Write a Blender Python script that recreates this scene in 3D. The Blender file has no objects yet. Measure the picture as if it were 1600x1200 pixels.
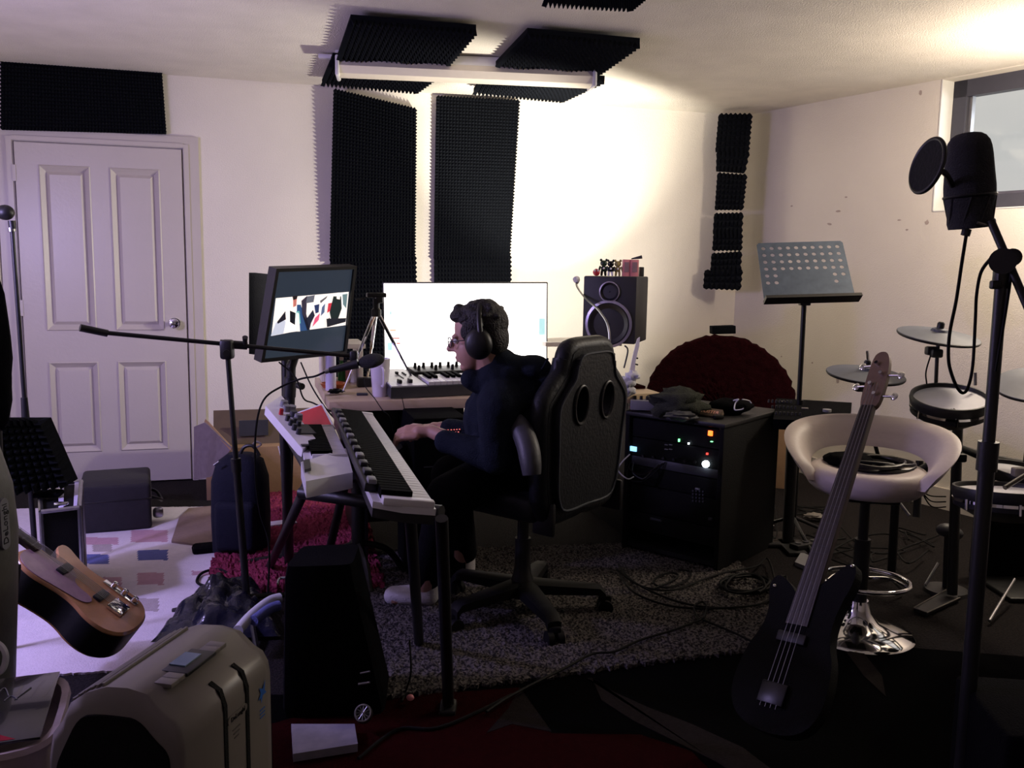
import bpy, bmesh, math, random
from mathutils import Vector, Matrix, noise
random.seed(7)
V = Vector
SC = bpy.context.scene
COL = SC.collection
FPX = 1400.0
CH = 1.32
PITCH = math.atan(.1307)
ROLL = .016
Fw = V((0, math.cos(PITCH), -math.sin(PITCH)))
R0 = V((1, 0, 0)); U0 = V((0, math.sin(PITCH), math.cos(PITCH)))
Rt = R0 * math.cos(ROLL) + U0 * math.sin(ROLL)
Up = U0 * math.cos(ROLL) - R0 * math.sin(ROLL)
CAM = V((0, 0, CH))
# ---------------------------------------------------------------- camera
cd = bpy.data.cameras.new('camera'); cam = bpy.data.objects.new('camera', cd); COL.objects.link(cam)
cam.matrix_world = Matrix(((Rt.x, Up.x, -Fw.x, 0), (Rt.y, Up.y, -Fw.y, 0), (Rt.z, Up.z, -Fw.z, CH), (0, 0, 0, 1)))
cd.sensor_width = 36; cd.lens = 36 * FPX / 1600; cd.clip_start = .05
SC.camera = cam
# ---------------------------------------------------------------- world, lights, exposure
w = bpy.data.worlds.new('world'); SC.world = w; w.use_nodes = True
w.node_tree.nodes['Background'].inputs[0].default_value = (.60, .60, .58, 1)
w.node_tree.nodes['Background'].inputs[1].default_value = 1.0
SC.view_settings.view_transform = 'Standard'; SC.view_settings.look = 'None'
SC.view_settings.gamma = 1; SC.view_settings.exposure = 0.0
SC.cycles.max_bounces = 6; SC.cycles.diffuse_bounces = 4
SC.cycles.sample_clamp_indirect = 4
def light(name, kind, loc, target, energy, color, **k):
    l = bpy.data.lights.new(name, kind); l.energy = energy; l.color = color
    for a, b in k.items(): setattr(l, a, b)
    o = bpy.data.objects.new(name, l); COL.objects.link(o); o.location = loc
    o.rotation_euler = (V(target) - V(loc)).to_track_quat('-Z', 'Y').to_euler()
    return o
# the gooseneck lamp's head by the speaker: a bright beam up at the wall and its spill
LH = (.325, 4.80, 1.29)
light('gooseneck_beam', 'SPOT', LH, (LH[0] - .10, LH[1] + .77, LH[2] + .58), 160, (1, .94, .78), spot_size=math.radians(76), spot_blend=.6, shadow_soft_size=.02)
light('gooseneck_spill', 'SPOT', LH, (LH[0] - .70, LH[1] + .65, LH[2] + .2), 88, (1, .93, .80), spot_size=math.radians(168), spot_blend=.3, shadow_soft_size=.03)
# violet led lamp out of frame on the left
light('violet_lamp', 'SPOT', (-2.5, 2.4, 1.7), (-1.3, 3.8, 0), 85, (.50, .42, 1.0), spot_size=2.6, spot_blend=.9, shadow_soft_size=.05)
light('violet_lamp_glow', 'POINT', (-2.5, 2.6, 1.45), (0, 0, 0), 50, (.56, .46, 1.0), shadow_soft_size=.12)
# daylight through the high window
light('window_daylight', 'AREA', (3.95, 4.25, 2.05), (.5, 3.0, 1.6), 32, (.86, .92, 1), shape='RECTANGLE', size=1.7, size_y=.6)
# weak warm room lamp, behind the photographer on the right
light('room_lamp', 'POINT', (2.42, 4.0, 1.95), (0, 3, 0), 54, (1, .84, .66), shadow_soft_size=.12)

# ---------------------------------------------------------------- helpers
def ray(px, py): return (Fw + Rt * ((px - 800) / FPX) - Up * ((py - 600) / FPX))
def P(px, py, Y):
    d = ray(px, py); return CAM + d * (Y / d.y)
def G(px, py, z=0.0):
    d = ray(px, py); return CAM + d * ((z - CH) / d.z)
CEIL = 2.385
DR = V((-1.92, 5.37)); CR = V((1.576, 6.40))
BD = (CR - DR).normalized(); BN = V((BD.y, -BD.x))          # back wall direction and inward normal
RD = V((1.074, -1.77)).normalized(); RN = V((RD.y, -RD.x))   # right wall direction and inward normal
def wallpt(px, py, p0, n, off):
    d = ray(px, py); p = V((p0.x + n.x * off, p0.y + n.y * off))
    t = ((p.x - CAM.x) * n.x + (p.y - CAM.y) * n.y) / (d.x * n.x + d.y * n.y)
    return CAM + d * t
def BW(px, py, off=0.0): return wallpt(px, py, CR, BN, off)
def RW(px, py, off=0.0): return wallpt(px, py, CR, RN, off)
def onb(s, z, off=0):   # point on back wall, s measured from the corner leftwards (negative)
    return V((CR.x + BD.x * s + BN.x * off, CR.y + BD.y * s + BN.y * off, z))
def onr(s, z, off=0): return V((CR.x + RD.x * s + RN.x * off, CR.y + RD.y * s + RN.y * off, z))
def lin(c):
    r = []
    for x in c[:3]:
        x = x / 255.0; r.append(x / 12.92 if x <= .04045 else ((x + .055) / 1.055) ** 2.4)
    return (r[0], r[1], r[2], 1)
MATS = {}
def mat(name, c, rough=.6, metal=0, var=.12, scale=30, bump=0, bscale=None, emit=0, ecol=None, spec=.5, alpha=None, trans=0, coat=0, sheen=0):
    if name in MATS: return MATS[name]
    m = bpy.data.materials.new(name); m.use_nodes = True; nt = m.node_tree
    b = nt.nodes['Principled BSDF']; c = lin(c)
    b.inputs['Roughness'].default_value = rough; b.inputs['Metallic'].default_value = metal
    b.inputs['Specular IOR Level'].default_value = spec
    b.inputs['Transmission Weight'].default_value = trans
    b.inputs['Coat Weight'].default_value = coat
    tc = nt.nodes.new('ShaderNodeTexCoord'); nz = nt.nodes.new('ShaderNodeTexNoise')
    nz.inputs['Scale'].default_value = scale; nz.inputs['Detail'].default_value = 4
    nt.links.new(tc.outputs['Object'], nz.inputs['Vector'])
    cr = nt.nodes.new('ShaderNodeValToRGB'); nt.links.new(nz.outputs['Fac'], cr.inputs['Fac'])
    cr.color_ramp.elements[0].position = .3; cr.color_ramp.elements[1].position = .7
    cr.color_ramp.elements[0].color = (c[0] * (1 - var), c[1] * (1 - var), c[2] * (1 - var), 1)
    cr.color_ramp.elements[1].color = (min(1, c[0] * (1 + var)), min(1, c[1] * (1 + var)), min(1, c[2] * (1 + var)), 1)
    nt.links.new(cr.outputs['Color'], b.inputs['Base Color'])
    if bump:
        n2 = nt.nodes.new('ShaderNodeTexNoise'); n2.inputs['Scale'].default_value = bscale or scale * 4; n2.inputs['Detail'].default_value = 3
        nt.links.new(tc.outputs['Object'], n2.inputs['Vector'])
        bp = nt.nodes.new('ShaderNodeBump'); bp.inputs['Strength'].default_value = bump; bp.inputs['Distance'].default_value = .01
        nt.links.new(n2.outputs['Fac'], bp.inputs['Height']); nt.links.new(bp.outputs['Normal'], b.inputs['Normal'])
    if emit:
        b.inputs['Emission Color'].default_value = lin(ecol) if ecol else c
        b.inputs['Emission Strength'].default_value = emit
    MATS[name] = m; return m
def speckle(name, c1, c2, scale, rough=.95, pos=.5, bump=.8, lowvar=None):
    m = mat(name, c1, rough, 0, .1, scale, bump, scale * 1.3, spec=.1)
    cr = [n for n in m.node_tree.nodes if n.type == 'VALTORGB'][0]
    cr.color_ramp.elements[0].color = lin(c1); cr.color_ramp.elements[1].color = lin(c2)
    cr.color_ramp.elements[0].position = pos - .07; cr.color_ramp.elements[1].position = pos + .07
    return m
M = {
 'wall': mat('wall_paint', (220, 213, 202), .85, var=.03, scale=2.5, bump=.25, bscale=160, spec=.2),
 'ceil': mat('ceiling_paint', (224, 217, 206), .9, var=.05, scale=5, bump=.6, bscale=140, spec=.1),
 'floor': speckle('floor_carpet', (26, 24, 25), (38, 34, 34), 120),
 'door': mat('door_gloss', (192, 184, 176), .35, var=.02, scale=3, bump=.06, bscale=60),
 'trim': mat('trim_gloss', (192, 184, 176), .35, var=.02, scale=3),
 'foam': mat('foam_charcoal', (17, 19, 24), .98, var=.15, scale=80, bump=.3, bscale=300, spec=.05),
 'black': mat('black_plastic', (17, 17, 19), .45, var=.1, scale=20, bump=.05),
 'satin': mat('black_satin_metal', (14, 14, 16), .32, metal=.3, var=.1, scale=20),
 'deep': mat('black_cloth', (9, 9, 12), .95, var=.2, scale=60, bump=.4, spec=.05),
 'tolex': mat('black_tolex', (7, 7, 8), .8, var=.2, scale=100, bump=.4, bscale=300, spec=.2),
 'leather': mat('black_leather', (15, 18, 24), .5, var=.15, scale=12, bump=.2, bscale=90, spec=.35),
 'rubber': mat('cable_rubber', (6, 6, 7), .7, var=.05, spec=.2),
 'hood': mat('hoodie_cotton', (32, 37, 47), .98, var=.12, scale=30, bump=.5, bscale=220, spec=.05),
 'trouser': mat('trouser_cotton', (13, 13, 17), .95, var=.12, scale=30, bump=.3, spec=.05),
 'skin': mat('skin', (176, 134, 116), .55, var=.05, scale=20, bump=.05),
 'hair': mat('hair', (22, 18, 17), .6, var=.3, scale=60, bump=.8, bscale=150),
 'sock': mat('sock_cotton', (188, 184, 190), .95, var=.05, scale=40, bump=.4),
 'chrome': mat('chrome', (225, 225, 228), .08, metal=1, var=.02),
 'steel': mat('brushed_steel', (165, 165, 168), .28, metal=1, var=.08),
 'white': mat('white_plastic', (222, 220, 222), .35, var=.02),
 'keyw': mat('white_key_plastic', (206, 202, 208), .4, var=.02, spec=.3),
 'keyb': mat('black_key_plastic', (3, 3, 4), .8, var=.02, spec=.04),
 'grey': mat('grey_plastic', (120, 120, 124), .5, var=.05),
 'dgrey': mat('dark_grey_plastic', (52, 53, 58), .5, var=.08),
 'cream': mat('cream_plastic', (118, 112, 106), .38, var=.03, scale=8),
 'cream_d': mat('grey_cream_plastic', (108, 102, 96), .45, var=.03, scale=8),
 'oak': mat('desk_laminate', (190, 168, 138), .4, var=.06, scale=6),
 'deskw': mat('white_laminate', (214, 206, 198), .4, var=.03),
 'card': mat('cardboard', (146, 116, 88), .9, var=.08, scale=14, bump=.1),
 'tape': mat('brown_dark_card', (84, 68, 54), .8, var=.05),
 'red': mat('red_gloss', (196, 40, 48), .12, var=.15, scale=12, coat=.6),
 'maroon': mat('maroon_shag', (38, 10, 15), .98, var=.35, scale=60, bump=1, bscale=160, spec=.03),
 'pink': mat('pink_shag', (126, 50, 74), .98, var=.3, scale=40, bump=1, bscale=120, spec=.03),
 'skyblue': mat('stage_black_rug', (2, 2, 3), .98, var=.2, scale=60, bump=.5, spec=.03),
 'rugred': mat('rug_red', (36, 4, 5), .98, var=.2, scale=60, bump=.5, spec=.03),
 'rugbrown': mat('rug_taupe', (36, 32, 31), .98, var=.15, scale=80, bump=.5, spec=.03),
 'patchA': mat('rug_lilac_white', (214, 206, 214), .95, var=.04, scale=40, bump=.3, spec=.05),
 'patchB': mat('rug_slate_blue', (96, 102, 156), .95, var=.06, scale=40, bump=.3, spec=.05),
 'patchC': mat('rug_dusty_pink', (186, 150, 164), .95, var=.06, scale=40, bump=.3, spec=.05),
 'patchD': mat('rug_grey_beige', (168, 158, 160), .95, var=.06, scale=40, bump=.3, spec=.05),
 'mat_taupe': mat('taupe_mat', (136, 118, 108), .95, var=.05, scale=60, bump=.4, spec=.05),
 'navy': mat('navy_nylon', (19, 21, 36), .8, var=.1, scale=40, bump=.3, spec=.2),
 'wood': mat('guitar_maple', (176, 128, 84), .22, var=.18, scale=9, coat=.4),
 'woodd': mat('guitar_dark_wood', (36, 25, 21), .35, var=.2, scale=12, coat=.2),
 'pick': mat('pickguard', (150, 120, 130), .2, var=.1, coat=.3),
 'cymbal': mat('rubber_cymbal_grey', (92, 98, 112), .5, var=.05),
 'mesh': mat('mesh_drumhead', (222, 222, 228), .6, var=.02),
 'paper': mat('paper_white', (196, 196, 204), .9, var=.02),
 'stoolw': mat('stool_leatherette', (202, 190, 184), .5, var=.03, scale=10, bump=.08, bscale=60),
 'olive': mat('olive_wool', (60, 62, 56), .98, var=.15, scale=60, bump=.8, bscale=200, spec=.03),
 'bearg': mat('figure_green', (34, 54, 42), .3, var=.2, scale=60),
 'bearb': mat('figure_black', (16, 17, 22), .25, var=.1),
 'bearc': mat('figure_gold', (176, 160, 100), .3, var=.1),
 'pinkbox': mat('pink_card', (222, 140, 146), .35, var=.15, scale=30),
 'redball': mat('red_ball', (190, 50, 60), .4),
 'boxgrey': mat('lilac_grey_card', (128, 124, 138), .8),
 'mug': mat('glazed_white', (214, 206, 216), .2, coat=.3, var=.02),
 'candle': mat('lilac_tube', (196, 190, 214), .35, var=.03),
 'green': mat('green_glass', (60, 140, 70), .2, var=.2),
 'winframe': mat('window_frame_dark', (62, 62, 72), .5, var=.05),
 'reveal': mat('window_reveal_paint', (224, 224, 220), .8, var=.02),
 'coneA': mat('speaker_cone', (24, 22, 34), .38, var=.1),
 'spk': mat('speaker_body', (40, 40, 44), .55, var=.08, scale=60),
 'ring': mat('speaker_ring', (190, 184, 200), .25, metal=.7, var=.02),
 'tv': mat('tv_screen_white', (255, 250, 244), .3, emit=3, ecol=(255, 250, 246), var=.0),
 'scr': mat('monitor_dark_screen', (40, 48, 58), .15, emit=.45, ecol=(66, 76, 92), var=.02),
 'lcd': mat('grey_blue_lcd', (96, 116, 140), .2, var=.03),
 'amber': mat('led_amber', (255, 110, 50), .4, emit=5, ecol=(255, 90, 30)),
 'ledred': mat('led_red', (255, 60, 50), .4, emit=3, ecol=(255, 60, 50)),
 'ledred2': mat('led_red_dim', (235, 130, 120), .4, emit=.9, ecol=(230, 110, 100)),
 'ledgreen': mat('led_green', (120, 255, 140), .4, emit=3, ecol=(120, 255, 150)),
 'ledwhite': mat('led_white', (240, 250, 255), .4, emit=14, ecol=(225, 240, 250)),
 'ledblue': mat('display_blue', (150, 200, 240), .4, emit=2.2, ecol=(130, 190, 240)),
 'gold': mat('gold_lettering', (200, 150, 60), .4, var=.05, emit=0),
 'ink': mat('grey_ink', (80, 74, 72), .7),
 'inkblue': mat('blue_ink', (30, 90, 170), .6),
 'foil': mat('dark_glossy_cover', (24, 22, 34), .18, var=.3, scale=14, coat=.5),
 'mark': mat('wall_scuff', (168, 154, 146), .9, var=.2),
}
def smooth_out(o, n=3):
    for _ in range(n):
        q = []
        for i in range(len(o)):
            a, c = V(o[i]), V(o[(i + 1) % len(o)]); q += [tuple(a.lerp(c, .25)), tuple(a.lerp(c, .75))]
        o = q
    return o
WM = {}
class MB:
    def __init__(s, m=None): s.v = []; s.f = []; s.mi = []; s.M = m or Matrix(); s.cur = 0
    def add(s, vs, fs, m=None):
        X = s.M @ m if m is not None else s.M
        b = len(s.v); s.v += [X @ V(p) for p in vs]
        s.f += [[i + b for i in f] for f in fs]; s.mi += [s.cur] * len(fs); return s
    def mi_(s, i): s.cur = i; return s
    def box(s, c, d, bev=0, seg=2, m=None):
        if bev <= 0:
            x, y, z = d[0] / 2, d[1] / 2, d[2] / 2
            vs = [(c[0] + a * x, c[1] + b * y, c[2] + e * z) for a in (-1, 1) for b in (-1, 1) for e in (-1, 1)]
            return s.add(vs, [(0, 1, 3, 2), (4, 6, 7, 5), (0, 4, 5, 1), (2, 3, 7, 6), (0, 2, 6, 4), (1, 5, 7, 3)], m)
        bm = bmesh.new(); bmesh.ops.create_cube(bm, size=1)
        for v in bm.verts: v.co = V((v.co.x * d[0], v.co.y * d[1], v.co.z * d[2]))
        bmesh.ops.bevel(bm, geom=bm.edges[:], offset=min(bev, min(d) * .49), segments=seg, affect='EDGES', profile=.5)
        bm.verts.ensure_lookup_table()
        vs = [v.co + V(c) for v in bm.verts]; fs = [[v.index for v in f.verts] for f in bm.faces]; bm.free()
        return s.add(vs, fs, m)
    def rings(s, rings, closed=True, cap=True, m=None, loop=False):
        n = len(rings[0]); vs = [p for r in rings for p in r]; fs = []
        R = len(rings)
        for i in range(R if loop else R - 1):
            for j in range(n if closed else n - 1):
                a, b = i * n + j, i * n + (j + 1) % n; i2 = (i + 1) % R
                fs.append((a, b, i2 * n + (j + 1) % n, i2 * n + j))
        if cap and closed and not loop: fs.append(tuple(range(n))[::-1]); fs.append(tuple((R - 1) * n + j for j in range(n)))
        return s.add(vs, fs, m)
    def cyl(s, p0, p1, r0, r1=None, n=16, m=None):
        r1 = r0 if r1 is None else r1; p0 = V(p0); p1 = V(p1); d = (p1 - p0).normalized()
        a = d.orthogonal().normalized(); b = d.cross(a)
        rg = [[p + (a * math.cos(t) + b * math.sin(t)) * r for t in [2 * math.pi * k / n for k in range(n)]] for p, r in ((p0, r0), (p1, r1))]
        return s.rings(rg, m=m)
    def tube(s, pts, r, n=8, sub=6, m=None, closed=False, smooth=True):
        pts = [V(p) for p in pts]
        if smooth and len(pts) > 2:
            q = []; L = len(pts)
            for i in range(L if closed else L - 1):
                if closed: p0, p1, p2, p3 = pts[i - 1], pts[i], pts[(i + 1) % L], pts[(i + 2) % L]
                else: p0, p1, p2, p3 = pts[max(i - 1, 0)], pts[i], pts[i + 1], pts[min(i + 2, L - 1)]
                for k in range(sub):
                    t = k / sub
                    q.append(.5 * ((2 * p1) + (p2 - p0) * t + (2 * p0 - 5 * p1 + 4 * p2 - p3) * t * t + (3 * p1 - p0 - 3 * p2 + p3) * t ** 3))
            if not closed: q.append(pts[-1])
            pts = q
        N = len(pts); rg = []; a = None
        for i, p in enumerate(pts):
            d = (pts[(i + 1) % N] - pts[i - 1]) if closed else (pts[min(i + 1, N - 1)] - pts[max(i - 1, 0)])
            d = d.normalized() if d.length > 1e-9 else V((0, 0, 1))
            a = d.orthogonal().normalized() if a is None else (a - d * a.dot(d)).normalized()
            b = d.cross(a)
            rr = r(i / (N - 1)) if callable(r) else r
            rg.append([p + (a * math.cos(t) + b * math.sin(t)) * rr for t in [2 * math.pi * k / n for k in range(n)]])
        return s.rings(rg, m=m, loop=closed)
    def lathe(s, prof, n=32, m=None, cap=True):
        rg = [[V((r * math.cos(t), r * math.sin(t), z)) for t in [2 * math.pi * k / n for k in range(n)]] for r, z in prof]
        return s.rings(rg, m=m, cap=cap)
    def prism(s, out, z0, z1, m=None):
        n = len(out); vs = [(x, y, z0) for x, y in out] + [(x, y, z1) for x, y in out]
        fs = [tuple(range(n))[::-1], tuple(range(n, 2 * n))] + [(i, (i + 1) % n, n + (i + 1) % n, n + i) for i in range(n)]
        return s.add(vs, fs, m)
    def poly(s, pts): return s.add(pts, [tuple(range(len(pts)))])
    def hull(s, A, B):   # two same-count loops
        return s.rings([A, B])
    def ell(s, c, r, n=16, k=10, m=None, rot=None):
        rot = rot or Matrix(); rg = []
        for i in range(k + 1):
            ph = math.pi * i / k; rr = max(math.sin(ph), .001)
            rg.append([V(c) + rot.to_3x3() @ V((r[0] * rr * math.cos(t), r[1] * rr * math.sin(t), -r[2] * math.cos(ph))) for t in [2 * math.pi * j / n for j in range(n)]])
        return s.rings(rg, m=m)
    def cap(s, p0, p1, r0, r1=None, n=14):
        r1 = r0 if r1 is None else r1
        s.cyl(p0, p1, r0, r1, n); s.ell(p0, (r0,) * 3, n, 8); s.ell(p1, (r1,) * 3, n, 8); return s
    def build(s, name, mats, parent=None, smooth=True, label=None, cat=None, group=None, kind=None, angle=.7):
        if not isinstance(mats, (list, tuple)): mats = [mats]
        if parent is not None:
            PW = WM.get(parent.name, parent.matrix_world); X = PW.inverted(); loc = None; vs = [X @ p for p in s.v]
        else:
            xs = [p.x for p in s.v]; ys = [p.y for p in s.v]; zs = [p.z for p in s.v]
            loc = V(((min(xs) + max(xs)) / 2, (min(ys) + max(ys)) / 2, min(zs))); vs = [p - loc for p in s.v]
        me = bpy.data.meshes.new(name); me.from_pydata([tuple(p) for p in vs], [], s.f)
        for m_ in mats: me.materials.append(M[m_] if isinstance(m_, str) else m_)
        me.polygons.foreach_set('material_index', s.mi)
        me.update()
        bm = bmesh.new(); bm.from_mesh(me); bmesh.ops.recalc_face_normals(bm, faces=bm.faces[:]); bm.to_mesh(me); bm.free()
        if smooth:
            me.polygons.foreach_set('use_smooth', [True] * len(me.polygons)); me.set_sharp_from_angle(angle=angle)
        o = bpy.data.objects.new(name, me); COL.objects.link(o)
        if parent is not None: o.parent = parent; WM[o.name] = PW.copy()
        else: o.location = loc; o.matrix_world = Matrix.Translation(loc); WM[o.name] = Matrix.Translation(loc)
        for k_, v_ in (('label', label), ('category', cat), ('group', group), ('kind', kind)):
            if v_: o[k_] = v_
        return o
def thing(name, label, cat, mw, group=None):
    if not isinstance(mw, Matrix): mw = Matrix.Translation(V(mw))
    o = bpy.data.objects.new(name, None); COL.objects.link(o); o.empty_display_size = .1
    o.matrix_world = mw; WM[o.name] = mw.copy(); o['label'] = label; o['category'] = cat
    if group: o['group'] = group
    return o
def fr(loc, rz=0, rx=0, ry=0): return Matrix.Translation(V(loc)) @ Matrix.Rotation(rz, 4, 'Z') @ Matrix.Rotation(ry, 4, 'Y') @ Matrix.Rotation(rx, 4, 'X')
def basis(o, x, y, z):
    x = V(x).normalized(); z = V(z); z = (z - x * z.dot(x)).normalized(); y = z.cross(x)
    return Matrix(((x.x, y.x, z.x, o[0]), (x.y, y.y, z.y, o[1]), (x.z, y.z, z.z, o[2]), (0, 0, 0, 1)))
def text_mb(b, s, size, m, ext=.0006):
    c = bpy.data.curves.new('t', 'FONT'); c.body = s; c.size = size; c.align_x = 'CENTER'; c.align_y = 'CENTER'; c.extrude = ext; c.resolution_u = 2
    o = bpy.data.objects.new('t', c); COL.objects.link(o)
    me = bpy.data.meshes.new_from_object(o); bpy.data.objects.remove(o); bpy.data.curves.remove(c)
    b.add([v.co.copy() for v in me.vertices], [list(p.vertices) for p in me.polygons], m); bpy.data.meshes.remove(me)
def cable(label, pts, r=.004, m='rubber', name='cable', cat='cable', group=None, sub=6, n=6):
    return MB().tube(pts, r, n, sub).build(name, m, None, label=label, cat=cat, group=group)
# ================================================================ the room
YB = -1.6
LC = BW(3, 400); LC = V((LC.x, LC.y))          # left corner of the back wall
b = MB(); b.poly([(-3.2, YB - .2, 0), (7, YB - .2, 0), (7, 7, 0), (-3.2, 7, 0)]); b.poly([(-3.2, YB - .2, -.1), (7, YB - .2, -.1), (7, 7, -.1), (-3.2, 7, -.1)])
b.build('floor', 'floor', kind='structure')
e_ = CR + RD * ((CR.y - YB + .2) / -RD.y)
MB().prism([(LC.x - .1, YB - .2), (e_.x + .2, e_.y), (CR.x + .14, CR.y + .10), (LC.x - .1, LC.y + .1)], CEIL, CEIL + .1).build('ceiling', 'ceil', kind='structure')
def wall_slab(b, p, q, n, z0, z1, th=.15):
    A = [V((p.x, p.y, z0)), V((q.x, q.y, z0)), V((q.x, q.y, z1)), V((p.x, p.y, z1))]
    B = [a - V((n.x, n.y, 0)) * th for a in A]; b.rings([A, B])
b = MB(); wall_slab(b, LC - BD * .1, CR + BD * .15, BN, 0, CEIL); b.build('wall_back', 'wall', kind='structure')
b = MB(); wall_slab(b, V((LC.x, LC.y)), V((LC.x, YB)), V((1, 0)), 0, CEIL); b.build('wall_left', 'wall', kind='structure')
s_end = (CR.y - YB) / -RD.y; s_w0 = 1.49; s_w1 = 3.35; WZ0, WZ1 = 1.665, CEIL - .004
q = lambda s_: CR + RD * s_
b = MB(); wall_slab(b, q(-.05), q(s_w0), RN, 0, CEIL, .3); wall_slab(b, q(s_w1), q(s_end), RN, 0, CEIL, .3)
wall_slab(b, q(s_w0), q(s_w1), RN, 0, WZ0, .3); wall_slab(b, q(s_w0), q(s_w1), RN, WZ1, CEIL, .3)
b.build('wall_right', 'wall', kind='structure')
b = MB(); b.box((1.9, YB - .1, CEIL / 2), (9.8, .15, CEIL)); b.build('wall_rear', 'wall', kind='structure')
# skirting along the right wall, raised painted band
b = MB(); wall_slab(b, q(.02) + RN * .018, q(s_end) + RN * .018, RN, 0, .12, .018); b.build('baseboard_right', 'trim', kind='structure')
# scuffs on the right wall
b = MB()
for (x, y, rx_, ry_) in [(1237, 322, 3, 2), (1296, 350, 5, 3), (1448, 348, 4, 6), (1405, 344, 4, 2), (1417, 359, 3, 2), (1486, 350, 4, 3), (1322, 308, 3, 2), (1309, 595, 3, 7), (1269, 567, 2, 2), (1221, 557, 2, 2), (1438, 145, 3, 5), (1310, 330, 6, 3)]:
    c = RW(x, y, .0015); k = c.y / FPX; pts = []
    for j in range(9):
        a = j * math.tau / 9; r_ = .7 + .5 * random.random()
        pts.append(c + V((RD.x, RD.y, 0)) * math.cos(a) * rx_ * k * r_ * .9 + V((0, 0, 1)) * math.sin(a) * ry_ * k * r_ * .7)
    b.poly(pts)
b.build('trim_2', 'mark', kind='structure', smooth=False)
# window
wn = thing('window_1', 'high basement window', 'window', Matrix.Translation(V((*q(s_w0), WZ0)))); del wn['category']; del wn['label']; wn['kind'] = 'structure'
def rbar(b, s0, s1, z0, z1, o0, o1):
    A = [onr(s0, z0, o0), onr(s1, z0, o0), onr(s1, z1, o0), onr(s0, z1, o0)]; B = [onr(s0, z0, o1), onr(s1, z0, o1), onr(s1, z1, o1), onr(s0, z1, o1)]
    b.rings([A, B])
b = MB()
for a in ((s_w0, s_w0 + .006, WZ0, WZ1), (s_w1 - .006, s_w1, WZ0, WZ1), (s_w0, s_w1, WZ0, WZ0 + .006)): rbar(b, *a, .004, -.1)
b.build('window_reveal', 'reveal', wn)
b = MB()
for a in ((s_w0, s_w0 + .085, WZ0, WZ1), (s_w1 - .085, s_w1, WZ0, WZ1), (s_w0, s_w1, WZ0, WZ0 + .085), (s_w0, s_w1, WZ1 - .09, WZ1), (2.4, 2.48, WZ0, WZ1)): rbar(b, *a, -.1, -.16)
b.build('window_frame', 'winframe', wn)
b = MB()
for a in ((s_w0 + .085, s_w0 + .11, WZ0 + .085, WZ1 - .09), (s_w0 + .085, 2.4, WZ0 + .085, WZ0 + .10)): rbar(b, *a, -.12, -.15)
b.build('glazing_bead', 'steel', wn)
gm = mat('window_glass', (235, 240, 240), .02, spec=.5); nt = gm.node_tree
tr = nt.nodes.new('ShaderNodeBsdfTransparent'); gl = nt.nodes.new('ShaderNodeBsdfGlossy'); gl.inputs['Roughness'].default_value = .05; mx = nt.nodes.new('ShaderNodeMixShader'); mx.inputs[0].default_value = .06
nt.links.new(tr.outputs[0], mx.inputs[1]); nt.links.new(gl.outputs[0], mx.inputs[2]); nt.links.new(mx.outputs[0], nt.nodes['Material Output'].inputs[0])
b = MB(); rbar(b, s_w0 + .08, 2.41, WZ0 + .08, WZ1 - .085, -.132, -.136); b.build('pane', gm, wn)
b = MB(); rbar(b, 2.47, s_w1 - .08, WZ0 + .08, WZ1 - .085, -.132, -.136); b.build('pane', gm, wn)
# door, built from its corners on the back wall
def sb(px, py): p = BW(px, py); return (V((p.x, p.y)) - CR).dot(BD), p.z
sL = (sb(24, 300)[0] + sb(50, 650)[0]) / 2; sR = (sb(284, 300)[0] + sb(298, 650)[0]) / 2
zT = (sb(22, 222)[1] + sb(280, 235)[1]) / 2; DWd = sR - sL
def bbar(b, s0, s1, z0, z1, o0, o1):
    b.rings([[onb(s0, z0, o0), onb(s1, z0, o0), onb(s1, z1, o0), onb(s0, z1, o0)], [onb(s0, z0, o1), onb(s1, z0, o1), onb(s1, z1, o1), onb(s0, z1, o1)]])
dr = thing('door_1', '', '', Matrix.Translation(onb((sL + sR) / 2, 0, .02))); del dr['category']; del dr['label']; dr['kind'] = 'structure'
cols = []
for x0, x1 in ((62, 142), (172, 250)):
    s0 = (sb(x0, 262)[0]); s1 = (sb(x1, 262)[0]); cols.append((s0, s1))
rows = [(sb(160, 516)[1], sb(160, 262)[1]), (.20, sb(160, 564)[1])]
b = MB()
xs = [sL, cols[0][0], cols[0][1], cols[1][0], cols[1][1], sR]; zs = [.01, rows[1][0], rows[1][1], rows[0][0], rows[0][1], zT]
for i in range(5):
    for j in range(5):
        if i in (1, 3) and j in (1, 3): bbar(b, xs[i], xs[i + 1], zs[j], zs[j + 1], .002, .008)
        else: bbar(b, xs[i], xs[i + 1], zs[j], zs[j + 1], .002, .03)
b.build('door_leaf', 'door', dr, smooth=False)
for (s0, s1) in cols:
    for (z0, z1) in rows:
        b = MB(); e = .035
        o = [(s0, z0), (s1, z0), (s1, z1), (s0, z1)]
        i_ = [(s0 + e, z0 + e), (s1 - e, z0 + e), (s1 - e, z1 - e), (s0 + e, z1 - e)]
        k_ = [(s0 + e * 1.5, z0 + e * 1.5), (s1 - e * 1.5, z0 + e * 1.5), (s1 - e * 1.5, z1 - e * 1.5), (s0 + e * 1.5, z1 - e * 1.5)]
        b.rings([[onb(s, z, .031) for s, z in o], [onb(s, z, .036) for s, z in [(s0 + .006, z0 + .006), (s1 - .006, z0 + .006), (s1 - .006, z1 - .006), (s0 + .006, z1 - .006)]], [onb(s, z, .010) for s, z in i_], [onb(s, z, .026) for s, z in k_]], cap=False)
        b.poly([onb(s, z, .026) for s, z in k_]); b.build('door_panel', 'door', dr, smooth=False)
kp = BW(273, 505, .03); kn = V((BN.x, BN.y, 0))
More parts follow.
